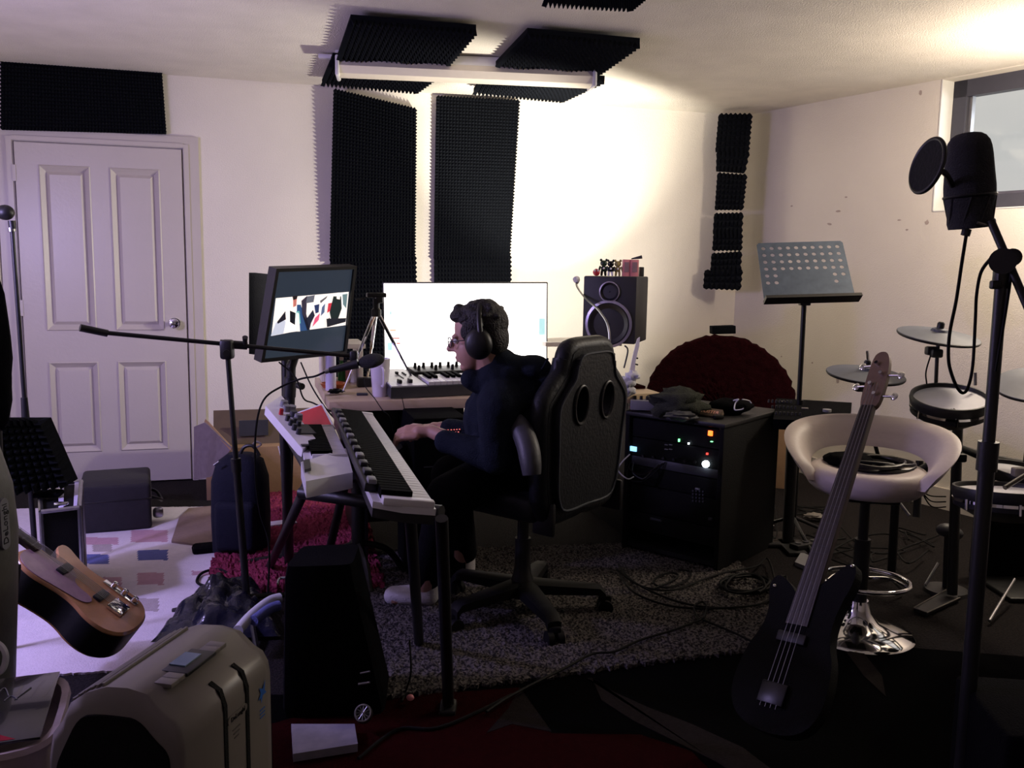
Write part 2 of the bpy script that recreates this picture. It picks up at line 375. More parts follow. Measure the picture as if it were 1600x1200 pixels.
b = MB(basis(kp, kn, (0, 0, 1), (0, 0, 1)) @ Matrix.Rotation(math.pi / 2, 4, 'Y'))
b.lathe([(.001, 0), (.032, 0), (.032, .004), (.012, .008), (.011, .03), (.024, .038), (.03, .05), (.026, .062), (.012, .067), (.001, .067)], 24); b.build('door_knob', 'chrome', dr)
for z in (.25, 1.0, 1.75):
    b = MB(); bbar(b, sL - .012, sL + .004, z, z + .09, .02, .036); b.build('hinge', 'trim', dr)
b = MB(); a_ = .095
for (s0, s1, z0, z1) in ((sL - a_, sL - .008, 0, zT + a_ * .8), (sR + .008, sR + a_, 0, zT + a_ * .8), (sL - .008, sR + .008, zT + .008, zT + a_ * .8)):
    bbar(b, s0, s1, z0, z1, .001, .022)
for (s0, s1, z0, z1) in ((sL - .04, sL - .012, 0, zT + .03), (sR + .012, sR + .04, 0, zT + .03), (sL - .012, sR + .012, zT + .012, zT + .035)):
    bbar(b, s0, s1, z0, z1, .001, .032)
b.build('trim_1', 'trim', kind='structure', smooth=False)

# ================================================================ acoustic foam
def foam(name, label, A, B, C, D, n, th, nx, ny, group=None, peak=.035, cat='foam panel', warp=None, rise=0):
    """quad A,B,C,D on the surface; n points into the room"""
    A, B, C, D = map(V, (A, B, C, D)); n = V(n).normalized(); b = MB(); g = {}
    def q(u, v, h):
        p = A.lerp(B, u).lerp(D.lerp(C, u), v) + n * h
        if warp: p = p + n * warp(u, v)
        return p
    vs = []; fs = []
    def idx(p): vs.append(p); return len(vs) - 1
    gr = [[idx(q(i / nx, j / ny, th)) for j in range(ny + 1)] for i in range(nx + 1)]
    mids = {}; cen = (A + B + C + D) / 4
    for i in range(nx):
        for j in range(ny):
            c = idx(q((i + .5) / nx, (j + .5) / ny, th + peak))
            a = (gr[i][j], gr[i + 1][j], gr[i + 1][j + 1], gr[i][j + 1])
            bd = (j == 0, i == nx - 1, j == ny - 1, i == 0); uv = ((i + .5, j), (i + 1, j + .5), (i + .5, j + 1), (i, j + .5)); od = ((0, -1), (1, 0), (0, 1), (-1, 0))
            for k in range(4):
                if bd[k]:
                    u_, v_ = uv[k][0] / nx, uv[k][1] / ny; o_ = q(u_ + od[k][0] * .02, v_ + od[k][1] * .02, th) - q(u_, v_, th)
                    m_ = idx(q(u_, v_, th + peak * .85) + o_.normalized() * peak * .45); mids[(a[k], a[(k + 1) % 4])] = m_
                    fs.append((a[k], m_, c)); fs.append((m_, a[(k + 1) % 4], c))
                else: fs.append((a[k], a[(k + 1) % 4], c))
    # sides with teeth
    per = [(i, 0) for i in range(nx)] + [(nx, j) for j in range(ny)] + [(nx - i, ny) for i in range(nx)] + [(0, ny - j) for j in range(ny)]
    lo = [idx(q(i / nx, j / ny, .001)) for i, j in per]; hi = [gr[i][j] for i, j in per]; L = len(per)
    for k in range(L):
        m_ = mids.get((hi[k], hi[(k + 1) % L])); fs.append((lo[k], lo[(k + 1) % L], hi[(k + 1) % L], m_, hi[k]))
    fs.append(tuple(lo)); b.add(vs, fs)
    return b.build(name, 'foam', None, smooth=False, label=label, cat=cat, group=group)
n3 = V((BN.x, BN.y, 0))
foam('acoustic_foam', 'long charcoal acoustic foam panel on the wall above the white door', BW(4, 203, .01), BW(260, 210, .01), BW(253, 114, .01), BW(4, 94, .01), n3, .03, 50, 18, None, .014)
W1 = lambda u, v: .03 * v + .05 * (1 - u) * v
foam('acoustic_foam', 'left tall charcoal foam panel on the back wall, left of the television, with slanted top', BW(515, 408, .01), BW(646, 405, .01), BW(648, 172, .01), BW(520, 144, .01), n3, .02, 26, 48, None, .017, warp=lambda u, v: .02 + .05 * v * (1 - u))
foam('acoustic_foam', 'right tall charcoal foam panel on the back wall above the television', BW(677, 404, .01), BW(794, 404, .01), BW(806, 160, .01), BW(681, 152, .01), n3, .02, 26, 50, None, .017, warp=lambda u, v: .01 + .04 * u * v)
foam('acoustic_foam', 'lower left foam panel continuing down behind the tilted monitor and silver tripod', BW(515, 610, .01), BW(652, 610, .01), BW(648, 400, .01), BW(516, 403, .01), n3, .02, 26, 30, None, .017)
foam('acoustic_foam', 'lower right foam panel ending behind the top edge of the television', BW(679, 600, .01), BW(797, 600, .01), BW(796, 399, .01), BW(678, 399, .01), n3, .02, 24, 30, None, .017)
def CZ_(px, py, z): return G(px, py, z - .04)
dn = (0, 0, -1)
foam('ceiling_foam', 'large left ceiling foam square in front of the light batten', CZ_(548, 22, 2.4), CZ_(744, 38, 2.4), CZ_(694, 99, 2.4), CZ_(528, 82, 2.4), dn, .02, 22, 14, None, .025, rise=1)
foam('ceiling_foam', 'right ceiling foam square in front of the light batten', CZ_(824, 43, 2.4), CZ_(1000, 59, 2.4), CZ_(928, 112, 2.4), CZ_(773, 97, 2.4), dn, .02, 22, 14, None, .025)
foam('ceiling_foam', 'left ceiling foam square half hidden behind the light batten', CZ_(520, 82, 2.4), CZ_(700, 98, 2.4), CZ_(650, 136, 2.4), CZ_(503, 124, 2.4), dn, .02, 24, 12, None, .025)
foam('ceiling_foam', 'right ceiling foam square half hidden behind the light batten', CZ_(760, 100, 2.4), CZ_(945, 118, 2.4), CZ_(878, 150, 2.4), CZ_(740, 138, 2.4), dn, .02, 24, 12, None, .025)
foam('ceiling_foam', 'ceiling foam square just peeking in at the top edge of the photo', CZ_(870, -60, 2.4), CZ_(1040, -46, 2.4), CZ_(985, 1, 2.4), CZ_(850, -6, 2.4), dn, .02, 20, 14, None, .025)
cb = [((1118, 238), (1168, 238), (1173, 181), (1123, 181), 'topmost and largest foam block of the column in the room corner'),
      ((1119, 268), (1162, 271), (1169, 239), (1120, 238), 'second foam block from the top in the room corner'),
      ((1117, 328), (1159, 328), (1165, 275), (1121, 272), 'third foam block from the top in the room corner'),
      ((1114, 366), (1157, 366), (1159, 334), (1116, 335), 'fourth foam block from the top in the room corner'),
      ((1113, 391), (1157, 391), (1158, 366), (1115, 366), 'fifth foam block from the top in the room corner'),
      ((1110, 424), (1155, 424), (1157, 394), (1112, 397), 'sixth foam block from the top, notched, in the room corner'),
      ((1099, 450), (1155, 452), (1158, 421), (1101, 423), 'lowest and widest foam block of the corner column')]
for (a, b_, c, d, lb) in cb:
    foam('corner_foam', lb, P(*a, 6.24), P(*b_, 6.10), P(*c, 6.10), P(*d, 6.24), V((-.15, -1, 0)), .05, 7, max(3, int((a[1] - d[1]) / 8)), 'foam blocks stacked up the corner', .02, 'foam block')
# light batten
A0 = G(525, 103, 2.31); A1 = G(928, 121, 2.31); L = (A1 - A0).length
lt = thing('batten_light', 'long white fluorescent light batten fixed under the ceiling between foam squares', 'ceiling light', basis((A0 + A1) / 2, A1 - A0, 0, (0, 0, 1)))
m_ = lt.matrix_world
MB(m_).box((0, 0, .04), (L, .09, .06), .004).build('light_base', 'white', lt)
b = MB(m_); pr = [(-.06, .02), (-.075, -.01), (-.06, -.045), (0, -.058), (.06, -.045), (.075, -.01), (.06, .02)]
b.rings([[V((x, a, c)) for a, c in pr] for x in (-L / 2 + .02, L / 2 - .02)]); b.build('diffuser', mat('frosted_diffuser', (226, 216, 200), .4, var=.02), lt)
for s_ in (-1, 1): MB(m_).box((s_ * (L / 2 - .01), 0, -.01), (.02, .165, .1), .008).build('end_cap', 'white', lt)
MB(m_).box((-L / 2 - .04, .06, .055), (.1, .04, .02), .003).build('cable_trunking', 'white', lt)
# ================================================================ rugs
def rug_grid(name, label, corners, nu, nv, zf, mats, mf, cat='rug', edge=.004, wav=0):
    A, B, C, D = [V(c) for c in corners]; b = MB(); vs = []; fs = []; mi = []
    for i in range(nu + 1):
        for j in range(nv + 1):
            u, v = i / nu, j / nv; p = A.lerp(B, u).lerp(D.lerp(C, u), v)
            if i in (0, nu) or j in (0, nv): p += V((random.uniform(-1, 1), random.uniform(-1, 1), 0)) * edge
            p.z = zf(u, v, p); vs.append(p)
    for i in range(nu):
        for j in range(nv):
            a = i * (nv + 1) + j; fs.append((a, a + nv + 1, a + nv + 2, a + 1)); mi.append(mf((i + .5) / nu, (j + .5) / nv))
    per = [i * (nv + 1) for i in range(nu)] + [nu * (nv + 1) + j for j in range(nv)] + [(nu - i) * (nv + 1) + nv for i in range(nu)] + [nv - j for j in range(nv)]
    base = len(vs); vs += [V((vs[k].x, vs[k].y, .0005)) for k in per]; n = len(per)
    for k in range(n): fs.append((per[k], per[(k + 1) % n], base + (k + 1) % n, base + k)); mi.append(0)
    b.add(vs, fs); b.mi = mi
    return b.build(name, mats, None, label=label, cat=cat, angle=1.2)
# patchwork rug: rows and columns of coloured blocks
pc = {}
blocks = [((130, 185), (842, 853), 2), ((205, 262), (830, 850), 2), ((215, 262), (862, 878), 1), ((135, 170), (868, 884), 1), ((215, 256), (897, 917), 2), ((200, 248), (938, 958), 3), ((300, 330), (895, 905), 2), ((145, 175), (852, 864), 3), ((160, 190), (905, 925), 2), ((305, 330), (760, 775), 3)]
gb = []
for (x0, x1), (y0, y1), k in blocks:
    gb.append((G(x0, y0), G(x1, y0), G(x1, y1), G(x0, y1), k))
def inq(p, qd):
    s = None
    for i in range(4):
        a, c = qd[i], qd[(i + 1) % 4]; cr = (c.x - a.x) * (p.y - a.y) - (c.y - a.y) * (p.x - a.x)
        if s is None: s = cr > 0
        elif (cr > 0) != s: return False
    return True
RA, RB, RC, RD_ = G(40, 985), G(415, 985), G(360, 800), G(110, 800)
RA, RB, RC, RD_ = V((-2.35, 2.55, 0)), V((-.98, 2.8, 0)), V((-1.25, 4.78, 0)), V((-2.72, 4.6, 0))
def pm(u, v):
    p = RA.lerp(RB, u).lerp(RD_.lerp(RC, u), v)
    for g_ in gb:
        if inq(p, g_[:4]): return g_[4]
    return 0
def pz(u, v, p):
    return .008 + .006 * noise.noise(V((p.x * 3, p.y * 6, 1))) + .010 * math.exp(-((v - .38 - .05 * u) * 40) ** 2) + .008 * math.exp(-((v - .22) * 45) ** 2)
rug_grid('patchwork_rug', 'pale patchwork rug with blue, grey and pink blocks in front of the white door', (RA, RB, RC, RD_), 170, 190, pz, ['patchA', 'patchB', 'patchC', 'patchD'], pm)
shag = lambda h, a, s: (lambda u, v, p: h + a * random.random() + .004 * noise.noise(p * s))
rug_grid('pink_rug', 'pink shag rug under the keyboard stand', (G(328, 925), G(600, 925), G(560, 762), G(352, 768)), 110, 110, shag(.022, .018, 9), ['pink'], lambda u, v: 0, edge=.012)
MATS_ = speckle('grey_speckled_pile', (36, 34, 36), (98, 93, 90), 100, pos=.5)
rug_grid('grey_rug', 'speckled grey shag rug under the gaming chair', (G(590, 1098), G(1275, 1008), G(1120, 850), G(560, 866)), 190, 130, shag(.012, .012, 8), [MATS_], lambda u, v: 0, edge=.012)
MB().prism([(p.x, p.y) for p in (G(268, 852), G(345, 862), G(345, 795), G(295, 800), G(280, 815))], .012, .022).build('floor_mat', 'mat_taupe', None, label='small taupe mat lying on the patchwork rug beside the navy backpack', cat='mat')
# large graphic rug in the foreground
rg = thing('graphic_rug', 'large black rug with red and taupe shapes across the foreground floor', 'rug', (0.3, 2, 0))
def slab(pts, z0, z1): return MB().prism([(p.x, p.y) for p in pts], z0, z1)
slab([V((-1.3, 1.2, 0)), V((1.75, .9, 0)), V((2.2, 2.9, 0)), G(1240, 1000), G(560, 1090), V((-1.0, 2.6, 0))], .0005, .0065).build('rug_base', 'skyblue', rg, smooth=False)
slab([G(425, 1135), G(560, 1096), G(812, 1078), G(820, 1120), G(862, 1150), G(1000, 1152), G(1080, 1178), G(1190, 1290), G(430, 1330)], .0066, .0085).build('red_field', 'rugred', rg, smooth=False)
slab([G(812, 1078), G(862, 1148), G(800, 1136), G(760, 1150), G(795, 1110)], .0086, .0098).build('taupe_wedge', 'rugbrown', rg, smooth=False)
up_ = [(916, 1063), (960, 1085), (1010, 1108), (1080, 1135), (1160, 1172), (1230, 1225)]; lo_ = [(1190, 1240), (1120, 1195), (1050, 1160), (990, 1130), (940, 1098), (925, 1063)]
slab([G(*p) for p in up_ + [(1250, 1240)] + lo_][:13], .0066, .0085).build('taupe_band', 'rugbrown', rg, smooth=False)
slab([G(*p) for p in ((1322, 1022), (1345, 1018), (1378, 1060), (1384, 1092), (1350, 1060))], .0066, .0085).build('taupe_band', 'rugbrown', rg, smooth=False)
slab([G(*p) for p in ((1262, 1095), (1275, 1055), (1295, 1072), (1292, 1118), (1262, 1110))], .0066, .0085).build('taupe_band', 'rugbrown', rg, smooth=False)

# ================================================================ desk group (turned with the back wall)
TH = math.atan2(BD.y, BD.x)
DX = V((BD.x, BD.y, 0)); DY = V((-BD.y, BD.x, 0))
DZ = .745
p0 = G(514, 628, DZ)                       # front left corner of the top
def dk(u, v, z=DZ): return V((p0.x, p0.y, 0)) + DX * u + DY * v + V((0, 0, z))
DLEN = (G(1008, 606, DZ) - p0).dot(DX)
desk = thing('studio_desk', 'long pale wood desk with raised back shelf under the television', 'desk', fr(dk(0, 0, 0), TH))
m_ = desk.matrix_world
MB(m_).box((DLEN / 2, .42, DZ - .022), (DLEN, .84, .044), .003).build('desktop', 'oak', desk)
MB(m_).box((.16, .46, (DZ - .045) / 2), (.03, .7, DZ - .045), .002).build('side_panel', 'black', desk)
MB(m_).box((DLEN - .06, .42, (DZ - .045) / 2), (.03, .7, DZ - .045), .002).build('side_panel', 'black', desk)
MB(m_).box((.10, .68, DZ + .185), (.24, .3, .022), .002).build('raised_shelf', 'deskw', desk)
MB(m_).box((DLEN - .19, .68, DZ + .185), (.42, .3, .022), .002).build('raised_shelf', 'deskw', desk)
for x in (.03, .2, DLEN - .05): MB(m_).box((x, .68, DZ + .087), (.02, .26, .172), .002).build('shelf_support', 'deskw', desk)
MB(m_).box((.42, .30, DZ - .33), (.46, .03, .57), .002).build('modesty_panel', 'black', desk)
SHZ = DZ + .197
# television
TVY = None
tc_ = P(729, 515, 4.62)
a0 = P(601, 442, 4.55); a1 = P(857, 442, 4.62); wtv = (a1 - a0).length; htv = .485
tv = thing('television', 'large flat screen glowing white at the back of the desk', 'television', basis(V(((a0.x + a1.x) / 2, (a0.y + a1.y) / 2, DZ)), a1 - a0, 0, (0, 0, 1)))
m_ = tv.matrix_world; zt = a0.z * .5 + a1.z * .5 - m_.translation.z
MB(m_).box((0, .016, zt - htv / 2), (wtv + .008, .03, htv + .008), .004).build('tv_case', 'black', tv)
MB(m_).box((0, -.002, zt - htv / 2), (wtv - .006, .004, htv - .006)).build('tv_screen', 'tv', tv)
MB(m_).box((0, .06, .03 + .1), (.12, .04, .2), .004).build('tv_neck', 'black', tv)
b = MB(m_); pale = [mat('screen_pale_cyan', (190, 235, 238), .4, emit=.9, ecol=(190, 235, 238)), mat('screen_pale_orange', (250, 205, 180), .4, emit=.9, ecol=(250, 205, 180)), mat('screen_red_text', (230, 120, 110), .4, emit=.7, ecol=(230, 130, 120))]
def onTV(b, px, py, wp, hp, i):
    k = 4.6 / FPX; x = (px - 729) * k; z = zt - (py - 442) * k; b.mi_(i).box((x, -.0045, z), (wp * k, .001, hp * k))
for a in ((611, 540, 7, 12, 0), (613, 488, 3, 5, 0), (616, 515, 10, 3, 1), (620, 527, 12, 2, 2), (624, 535, 6, 2, 2), (848, 510, 10, 26, 0), (845, 570, 24, 5, 0)): onTV(b, *a)
b.build('screen_icons', pale, tv, smooth=False, kind='stuff')
MB(m_).box((0, .05, .010), (.34, .16, .018), .004).build('tv_foot', 'black', tv)

# speaker with figures on top
sp = P(950, 549, 4.55); sp.z = SHZ
spk = thing('studio_speaker', 'black studio monitor speaker with silver rings right of the television', 'speaker', fr(sp, TH - .62))
m_ = spk.matrix_world; SH = P(965, 432, 4.5).z - SHZ; sw = .275; sd = .30
b = MB(m_); out = [(-sw / 2, 0), (sw / 2 , 0), (sw / 2, SH), (-sw / 2, SH)]
b.box((0, sd / 2, SH / 2), (sw, sd, SH), .008); b.build('cabinet', 'spk', spk)
ry = Matrix.Rotation(math.pi / 2, 4, 'X')
def drv(z, r, nm, mm):
    t = m_ @ Matrix.Translation(V((0, 0, z))) @ ry
    MB(t).lathe([(r * 1.0, -.004), (r * 1.08, .002), (r * 1.08, .010), (r * .96, .012), (r * .96, -.002)], 40, cap=False).build(nm + '_ring', 'ring', spk)
    MB(t).lathe([(r * .97, .006), (r * .9, .012), (r * .8, .006), (r * .4, -.02), (r * .34, -.018), (r * .2, -.004), (.001, .002)], 40, cap=False).build(nm + '_cone', mm, spk)
drv(SH * .29, .112, 'woofer', 'coneA'); drv(SH * .77, .049, 'tweeter', 'coneA')
def bear(pt, m1, m2, lb, h=.062):
    t = thing('bear_figurine', lb, 'figurine', fr(pt, TH - .3)); m_ = t.matrix_world; k = h / .062
    MB(m_ @ Matrix.Scale(k, 4)).box((0, 0, .026), (.02, .015, .02), .005).build('torso', m1, t)
    b = MB(m_ @ Matrix.Scale(k, 4)); b.ell((0, 0, .046), (.013, .011, .0115), 14, 8)
    for s in (-1, 1): b.ell((s * .010, 0, .058), (.005, .003, .005), 10, 6)
    b.build('head', m1, t)
    for s in (-1, 1):
        MB(m_ @ Matrix.Scale(k, 4)).cap((s * .013, 0, .033), (s * .017, -.004, .02), .0038, .0035).build('arm', m1, t)
        MB(m_ @ Matrix.Scale(k, 4)).cap((s * .006, 0, .016), (s * .007, -.001, .005), .005, .0048).build('leg', m2, t)
    MB(m_ @ Matrix.Scale(k, 4)).ell((0, -.0085, .028), (.004, .002, .004), 8, 6).build('chest_mark', 'white', t)
ST = SHZ + SH + .001
def spt(px, off=.04): p = P(px, 425, 4.52 + off); return V((p.x, p.y, ST))
b = MB(fr(spt(932, .0))); b.ell((0, 0, .018), (.018, .017, .018), 16, 10); ob = b.build('red_ball', 'redball', None, label='small red ball ornament with two white eyes on the speaker', cat='ornament')
b = MB(fr(spt(932, .0)))
for s in (-1, 1): b.ell((s * .008 - .002, -.014, .027), (.005, .004, .006), 8, 6)
b.build('eyes', 'white', ob)
bear(spt(943, .02), 'bearg', 'bearb', 'dark green bear figurine, leftmost bear on top of the speaker', .085)
bear(spt(954, .02), 'bearb', 'white', 'black bear figurine with white feet on top of the speaker', .082)
bear(spt(965, .03), 'bearc', 'bearc', 'pale gold bear figurine beside the pink boxes', .082)
for i, (x, wd, lb) in enumerate(((978, .042, 'left of two pink boxes standing on the speaker'), (990.5, .046, 'right of two pink boxes standing on the speaker'))):
    b = MB(fr(spt(x, .03), .1)); b.box((0, 0, .042), (wd * .9, .03, .084), .002)
    o = b.build('gift_box', 'pinkbox', None, label=lb, cat='box', group='pink boxes on the speaker')
    MB(fr(spt(x, .03), .1)).box((0, -.016, .046), (wd * .55, .001, .05)).build('clear_window', 'pick', o)
MB(fr(spt(1002, .06), .1)).box((0, 0, .024), (.022, .03, .048), .003).build('small_tin', 'dgrey', None, label='small grey tin at the right end of the speaker top', cat='tin')
b = MB(); a = spt(986, .05); a.z += .088; c = spt(1002, .03); c.z += .098; b.cyl(a, c, .003, .009, 12); b.build('torch', 'black', None, label='small black torch lying across the pink boxes', cat='torch')
# gooseneck lamp
gp = [P(952, 560, 4.3), P(952, 520, 4.3), P(938, 488, 4.4), P(915, 466, 4.55), P(902, 448, 4.68), P(901, 438, 4.72)]
gp[0].z = DZ + .02
gn = thing('gooseneck_lamp', 'thin silver gooseneck lamp arching in front of the speaker', 'lamp', V((gp[0].x, gp[0].y, DZ)))
MB().tube(gp, .0055, 8).build('gooseneck', 'steel', gn)
b = MB(basis(gp[-1], (-.1, .7, .6), 0, (0, 0, 1)) @ Matrix.Rotation(math.pi / 2, 4, 'Y')); b.lathe([(.001, -.02), (.008, -.02), (.018, .0), (.019, .012), (.001, .006)], 18); b.build('lamp_head', 'white', gn)
MB(fr((gp[0].x, gp[0].y, DZ))).lathe([(.001, 0), (.035, 0), (.035, .015), (.01, .022), (.001, .022)], 20).build('lamp_base', 'black', gn)

# controller keyboard on the desk
ck0 = G(612, 606, DZ + .05); ck1 = G(850, 604, DZ + .05)
def edg(a, b_): return (b_ - a)
cw = 1.02
cdir = (G(890, 592, DZ + .07) - G(616, 604, DZ + .07)).normalized(); cdir.z = 0; cdir.normalize()
co = G(614, 608, DZ + .045); ckm = basis(V((co.x, co.y, DZ)), cdir, 0, (0, 0, 1)) @ Matrix.Rotation(math.radians(6), 4, 'X')
CWd = (G(884, 594, DZ + .07) - co).length; CWd = max(.8, CWd)
ck = thing('controller_keyboard', 'grey and white controller keyboard with knobs on the desk before the television', 'keyboard', ckm)
b = MB(ckm); b.prism([(-.01, 0), (CWd, 0), (CWd - .02, .34), (.02, .34)], .004, .052); b.build('case', 'dgrey', ck)
b = MB(ckm); b.prism([(-.008, .002), (.155, .002), (.155, .335), (.02, .335)], .052, .058); b.build('left_panel', mat('pale_grey_panel', (186, 184, 188), .4), ck)
b = MB(ckm); b.box((CWd / 2 + .07, .27, .062), (CWd - .2, .12, .014), .004); b.build('control_panel', 'black', ck)
b = MB(ckm); nk = 21; kw = (CWd - .20) / nk
for i in range(nk): b.box((.165 + kw * (i + .5), .085, .060), (kw - .0015, .145, .016), .001, 1)
b.build('white_keys', 'keyw', ck, kind='stuff')
b = MB(ckm)
for i in range(nk - 1):
    if i % 7 not in (2, 6): b.box((.165 + kw * (i + 1), .115, .073), (kw * .55, .085, .014), .002, 1)
b.build('black_keys', 'keyb', ck, kind='stuff')
for i in range(13):
    for j in range(2):
        if j == 1 and i % 2: continue
        MB(ckm).cyl((.2 + i * (CWd - .3) / 12, .30 - j * .055, .069), (.2 + i * (CWd - .3) / 12, .30 - j * .055, .092), .008, .0065, 10).build('knob', 'black', ck)
for x, y in ((.035, .055), (.085, .06)): MB(ckm).box((x + .01, y, .066), (.016, .034, .018), .004).build('pitch_wheel', 'black', ck)
b = MB(ckm); b.box((.09, .18, .060), (.004, .09, .003)); b.box((.085, .22, .066), (.014, .018, .012), .003)
for k in range(3): b.box((.12, .2 + .02 * k, .061), (.008, .008, .006))
b.build('slider', 'black', ck)
# small items on the desk
mp = G(594, 619, DZ); b = MB(fr(mp)); Y_ = mp.y
hm = P(594, 560, Y_).z - DZ
b.lathe([(.001, 0), (.031, 0), (.034, .01), (.046, hm), (.043, hm), (.032, .012), (.001, .01)], 32); mg = b.build('tall_mug', 'mug', None, label='tall white tapered mug on the front edge of the desk', cat='mug')
MB(fr(mp, -1.2)).tube([(.036, 0, .05), (.068, 0, .055), (.075, 0, .09), (.068, 0, .125), (.040, 0, .13)], .0055, 8).build('handle', 'mug', mg)
cp = G(517, 609, DZ); hc = P(517, 552, cp.y).z - DZ
tb = MB(fr(cp)).lathe([(.001, 0), (.024, 0), (.024, hc), (.001, hc)], 28).build('tube_stand', 'candle', None, label='slim lilac-white tube standing at the left end of the desk', cat='tube')
b = MB(fr(G(521, 605, DZ))); b.lathe([(.001, 0), (.05, 0), (.062, .02), (.055, .022), (.04, .010), (.001, .010)], 30); b.build('copper_dish', mat('copper_dish', (190, 100, 60), .3, metal=.4), None, label='shallow copper-coloured dish behind the lilac tube', cat='dish')
gbp = [(534, 594, 'green', .035, .10, 'green glass bottle behind the microphone head'), (545, 596, 'pinkbox', .016, .09, 'slim pink and white bottle beside the green bottle'), (552, 597, 'white', .018, .10, 'white plastic bottle left of the tripod leg')]
for (x, y, mm, r_, h_, lb) in gbp:
    b = MB(fr(G(x, y, DZ))); r_ = min(r_, .02); b.lathe([(.001, 0), (r_, 0), (r_, h_ * .7), (r_ * .5, h_ * .82), (r_ * .4, h_), (.001, h_)], 18); o = b.build('bottle', mm, None, label=lb, cat='bottle')
    MB(fr(G(x, y, DZ))).cyl((0, 0, h_), (0, 0, h_ + .015), r_ * .5, n=14).build('cap', 'white', o)
MB(fr(G(572, 604, DZ), .3)).box((0, 0, .022), (.085, .05, .044), .004).build('black_box', 'black', None, label='small black box on the desk between tripod and mug', cat='box')
MB(fr(G(566, 618, DZ), .2)).box((0, 0, .006), (.05, .02, .012), .004).build('usb_stick', 'dgrey', None, label='dark usb stick on the front edge of the desk', cat='usb stick')
g0 = G(524, 616, DZ)
cable('tangle of dark cable coiled on the left front corner of the desk', [g0 + V((math.cos(t * 1.3) * (.025 + .01 * math.sin(t * 2.1)), math.sin(t * 1.3) * .03, .008 + .006 * math.sin(t * 1.7) + .006)) for t in range(26)], .003, name='cable_coil')
cable('thin black cable hanging over the desk front by the mug', [P(568, 590, 3.85), P(572, 606, 3.8), P(585, 622, 3.72), P(597, 640, 3.68), P(610, 655, 3.7), P(620, 700, 3.9)], .0022)
cable('pair of thin cables hanging below the desk', [P(628, 620, 3.8), P(632, 640, 3.78), P(636, 660, 3.8), P(634, 690, 3.9), P(640, 720, 4.0), P(628, 745, 4.0)], .002)
for i, (x, wd) in enumerate(((645, .09), (695, .1), (735, .06))):
    p = G(x, 616, DZ); MB(fr(p, TH)).box((0, .0, .004), (wd, .05, .006), .001).build('notebook', ('candle', 'white', 'candle')[i], None, label=('lilac notepad slid under the left of the controller keyboard', 'small white card under the front of the controller keyboard', 'pale lilac card near the person on the desk front')[i], cat='notepad')
# mini tripod
tp = thing('mini_tripod', 'small silver camera tripod standing on the desk left of the television', 'tripod', V((P(587, 560, 4.0).x, 4.0, DZ)))
top = P(588, 484, 4.0)
for (x, y, Y) in ((537, 612, 3.95), (566, 606, 4.25), (646, 600, 4.05)):
    f = G(x, y, DZ) if Y < 4.2 else P(573, 575, 4.3); f.z = DZ + .005 if Y < 4.2 else DZ + .005
    if Y > 4: f = V((f.x, f.y, f.z))
    if x == 646: f = P(645, 597, 4.05); f.z = max(f.z, DZ + .06)
    b = MB(); mid = top.lerp(f, .5); b.cyl(top, mid, .0085, .008, 8); b.cyl(mid, f, .0055, .005, 8); lg = b.build('leg', 'chrome', tp)
    MB().cyl(f, f + (f - top).normalized() * .012, .008, n=10).build('rubber_foot', 'black', lg)
b = MB(fr(top)); b.lathe([(.001, -.03), (.022, -.03), (.022, .0), (.014, .008), (.014, .05), (.001, .05)], 20); b.build('collar', 'black', tp)
b = MB(fr(top, TH)); b.box((0, 0, .065), (.085, .05, .02), .004); b.cyl((-.05, 0, .05), (-.09, 0, .045), .004); b.box((.012, 0, .045), (.03, .04, .03), .004); b.build('tripod_head', 'black', tp)
# tissues and guitar head at right end of desk
def crumple(name, c, r, mm, lb, cat, seed=0, sq=(1, 1, 1), amp=.35):
    b = MB(); rg = []
    for i in range(13):
        ph = math.pi * i / 12; row = []
        for j in range(20):
            t = j * math.tau / 20; d = V((math.sin(ph) * math.cos(t), math.sin(ph) * math.sin(t), -math.cos(ph)))
            k = 1 + amp * noise.noise(d * 2.2 + V((seed, 0, 0))) + amp * .4 * noise.noise(d * 6 + V((0, seed, 0)))
            row.append(V(c) + V((d.x * r * k * sq[0], d.y * r * k * sq[1], d.z * r * k * sq[2])))
        rg.append(row)
    zmin = min(p.z for r_ in rg for p in r_)
    b.rings(rg); return b.build(name, mm, None, label=lb, cat=cat, angle=1.3)
for i, (x, y, r_, lb) in enumerate(((988, 588, .03, 'crumpled white tissue at the top of the pile behind the gaming chair'), (979, 598, .036, 'crumpled white tissue in the middle of the pile behind the gaming chair'), (980, 610, .034, 'crumpled white tissue lowest beside the gaming chair back'), (876, 566, .03, 'crumpled white tissue behind the white controller keyboard end'))):
    c = P(x, y, 4.1 if i < 3 else 4.45); crumple('tissue', c, r_, 'paper', lb, 'tissue', i * 7.3, (1.1, 1, .8), .42)
MB(fr(G(1003, 607, DZ), TH)).box((-.06, .06, .008), (.14, .16, .014), .002).build('red_book', 'rugred', None, label='thin dark red book at the right end of the desk', cat='book')
gh = thing('white_guitar_head', 'white headstock of a guitar standing behind the gaming chair', 'guitar', V((P(990, 620, 4.35).x, 4.35, DZ)))
b = MB(); pts = [P(984, 580, 4.3), P(988, 560, 4.3), P(996, 530, 4.3), P(1000, 527, 4.3), P(999, 540, 4.3), P(993, 565, 4.3), P(992, 582, 4.3), P(990, 640, 4.3), P(983, 640, 4.3)]
b.rings([pts, [p + V((0, .018, 0)) for p in pts]]); b.build('headstock', 'white', gh)
for x, y in ((995, 559), (995, 569), (994, 548)):
    MB().cyl(P(x - 3, y, 4.31), P(x + 2, y + 1, 4.31), .004).build('tuner', 'black', gh)
MB().tube([P(975, 575, 4.25), P(981, 548, 4.25), P(976, 540, 4.25)], .004).build('tuner_cloth', 'dgrey', gh)
